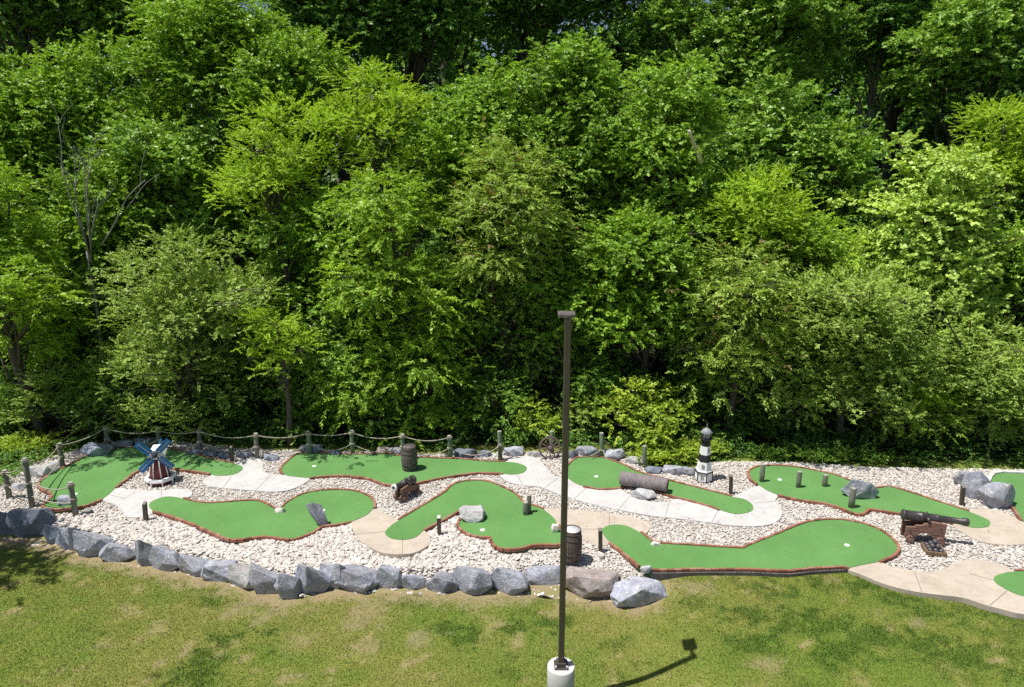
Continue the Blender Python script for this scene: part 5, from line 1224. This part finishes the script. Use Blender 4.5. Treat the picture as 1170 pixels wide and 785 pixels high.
Yl = 28.4; gl = atY(650, 505, Yl); gl[2] = -.1
bare('dead_tree', gl, 'thin pale curved bare stem leaning left of the lamp head', [(gl, atY(649, 432, Yl), .07, 0), (atY(649, 433, Yl), atY(636, 385, Yl), .062, 0), (atY(636, 386, Yl), atY(620, 335, Yl-.2), .05, 0), (atY(620, 337, Yl-.2), atY(611, 285, Yl-.3), .04, 1), (atY(620, 335, Yl-.2), atY(585, 352, Yl-.3), .022, 0)], 'bark')

# ------------------------------------------------------------------ undergrowth and far wood
r = np.random.default_rng(31)
def cover(name, n, xr, zone, sp, label, hgt, cat):
    x = r.uniform(*xr, n*3); yb = np.interp(x, [p[0] for p in BED_BACK], [p[1] for p in BED_BACK]); y = yb+r.uniform(zone[0], zone[1], n*3)
    k = fbm(x*.8+5, y*.8, 3) > .42; x, y = x[k][:n], y[k][:n]
    z = zterr(x, y)+r.uniform(0, 1, len(x))**1.5*hgt*(.4+1.2*fbm(x*.6, y*.6+9, 2))
    P = np.stack([x, y, z], 1); D = unit(np.stack([r.normal(0, 1, len(x)), r.normal(-.2, 1, len(x)), r.uniform(.2, 1.2, len(x))], 1))
    V, T = sprays(r, P, D, np.tile([0, 0, 1.0], (len(x), 1)), sp, .8)
    tag(link(name, np_mesh(name, V, 4, {'tint': ('FLOAT', T)}), sp['m']), label, cat, kind='stuff')
cover('undergrowth', 7000, (-22, 24), (.5, 4.5), dict(SPEC['shade'], m=SPEC['dark']['m']), 'low leafy weeds along the foot of the wood', .38, 'weeds')  # dark leaf colour stands in for the shade of overhanging branches
def patch(name, n, pts, z0, rad, sp, label, hgt):
    PP = []
    for (px, py) in pts:
        c = at(px, py, z0); m = n//len(pts); a = r.uniform(0, 2*PI, m); q = np.sqrt(r.random(m))*rad
        PP.append(np.stack([c[0]+q*np.cos(a)*1.3, c[1]+q*np.sin(a)*.7, z0+r.uniform(0, hgt, m)], 1))
    P = np.concatenate(PP); D = unit(np.stack([r.normal(0, 1, len(P)), r.normal(-.2, 1, len(P)), r.uniform(.3, 1.3, len(P))], 1))
    V, T = sprays(r, P, D, np.tile([0, 0, 1.0], (len(P), 1)), sp, .75)
    tag(link(name, np_mesh(name, V, 4, {'tint': ('FLOAT', T)}), sp['m']), label, 'ground cover', kind='stuff')
patch('ground_cover', 1200, [(752, 526), (768, 522), (785, 520), (800, 518)], 0.0, .75, SPEC['lime'], 'bright lime ground cover left of the lighthouse', .32)
patch('ground_cover', 700, [(8, 516), (22, 519), (35, 512), (-8, 520)], -.1, .8, SPEC['lime'], 'bright lime weeds at the left edge behind the rope posts', .4)
patch('ground_cover', 350, [(880, 524), (905, 522), (935, 526), (950, 525), (1000, 528)], -.05, .6, SPEC['shade'], 'green weeds behind the bollard green', .3)
nl_ = 420
x = r.uniform(-17, 17, nl_*3); y = r.uniform(17.6, 25.5, nl_*3); k = inpoly(x, y, bedp); x, y = x[k][:nl_], y[k][:nl_]
ont = np.zeros(len(x), bool)
for e in EXCL: ont |= inpoly(x, y, e)
P = np.stack([x, y, np.where(ont, .066, .03)], 1); a = r.uniform(0, 2*PI, len(x)); ln = r.uniform(.03, .065, (len(x), 1)); D = np.stack([np.cos(a), np.sin(a), r.uniform(-.05, .25, len(x))], 1); Sd = np.stack([-np.sin(a), np.cos(a), r.uniform(-.2, .2, len(x))], 1)
V = np.stack([P, P+D*ln*.5+Sd*ln*.3+[0, 0, .008], P+D*ln+[0, 0, .006], P+D*ln*.5-Sd*ln*.3+[0, 0, .004]], 1).reshape(-1, 3)
M['litter'] = island_mat('dry fallen leaves', [(0.0, (0.16, 0.10, 0.05)), (0.5, (0.27, 0.19, 0.09)), (1.0, (0.14, 0.17, 0.04))], .8, 30, .2, 0)
tag(link('fallen_leaves', np_mesh('fallen_leaves', V, 4), M['litter']), 'scattered dry leaves fallen on the greens and paths', 'leaves', kind='stuff')
lobes = []
for i in range(90):
    x = -62+124*(i % 30)/29+r.uniform(-1.5, 1.5); k = i//30
    lobes.append((np.array([x, 56+5*k+r.uniform(-1.5, 1.5), (4.5, 12.5, 19)[k]+r.uniform(-1.2, 1.2)]), np.array([3.6, 3.2, 4.6])))
for sx in (-1, 1):
    for i in range(34):
        x = sx*(29+(i % 9)*3.6+r.uniform(-1.5, 1.5)); y = 27+5.5*(i//9)+r.uniform(-1.5, 1.5)+.12*abs(x)
        for zz in (2.6, 8.0, 13.0): lobes.append((np.array([x+r.uniform(-1, 1), y, zz+r.uniform(-1, 1)]), np.array([2.9, 2.6, 3.2])))
V, T = leaf_cloud(r, lobes, dict(SPEC['dark'], L=1.1, dens=5.5, ll=.26, lw=.17), -1, 1.9)
tag(link('far_woodland', np_mesh('far_woodland', V, 4, {'tint': ('FLOAT', T)}), SPEC['dark']['m']), 'dense dark woodland filling the depth behind the front trees', 'woodland', kind='stuff')
print('LEAVES', NLEAF[0], len(V)//4)

# ------------------------------------------------------------------ light, sky, camera
SD = np.array([-3.33, -1.04, 8.65]); SD /= np.linalg.norm(SD)
w = bpy.data.worlds.new('World'); scene.world = w; w.use_nodes = True
nt = w.node_tree; bg = nt.nodes['Background']; sky = nt.nodes.new('ShaderNodeTexSky'); sky.sky_type = 'NISHITA'; sky.sun_disc = False
sky.sun_elevation = math.asin(SD[2]); sky.sun_rotation = math.atan2(SD[0], SD[1])
nt.links.new(sky.outputs[0], bg.inputs[0]); bg.inputs[1].default_value = 0.075
ld = bpy.data.lights.new('sun', 'SUN'); ld.energy = 5.0; ld.angle = R(0.53); ld.color = (1.0, 0.955, 0.89)
lo = bpy.data.objects.new('sun', ld); COL.objects.link(lo); lo.rotation_euler = Vector(SD).to_track_quat('Z', 'Y').to_euler()
cd = bpy.data.cameras.new('camera'); cd.lens = 24.0; cd.sensor_width = 36.0; cd.clip_start = .1; cd.clip_end = 2000
co = bpy.data.objects.new('camera', cd); COL.objects.link(co); co.location = CAM; co.rotation_euler = (R(90)-PITCH, 0, 0)
scene.camera = co
vs = scene.view_settings; vs.view_transform = 'Standard'; vs.look = 'None'; vs.exposure = 0.24; vs.gamma = 1.0
cy = scene.cycles; cy.max_bounces = 6; cy.diffuse_bounces = 2; cy.glossy_bounces = 2; cy.transmission_bounces = 4; cy.transparent_max_bounces = 4
cy.use_denoising = False
cy.use_adaptive_sampling = True; cy.adaptive_threshold = 0.02
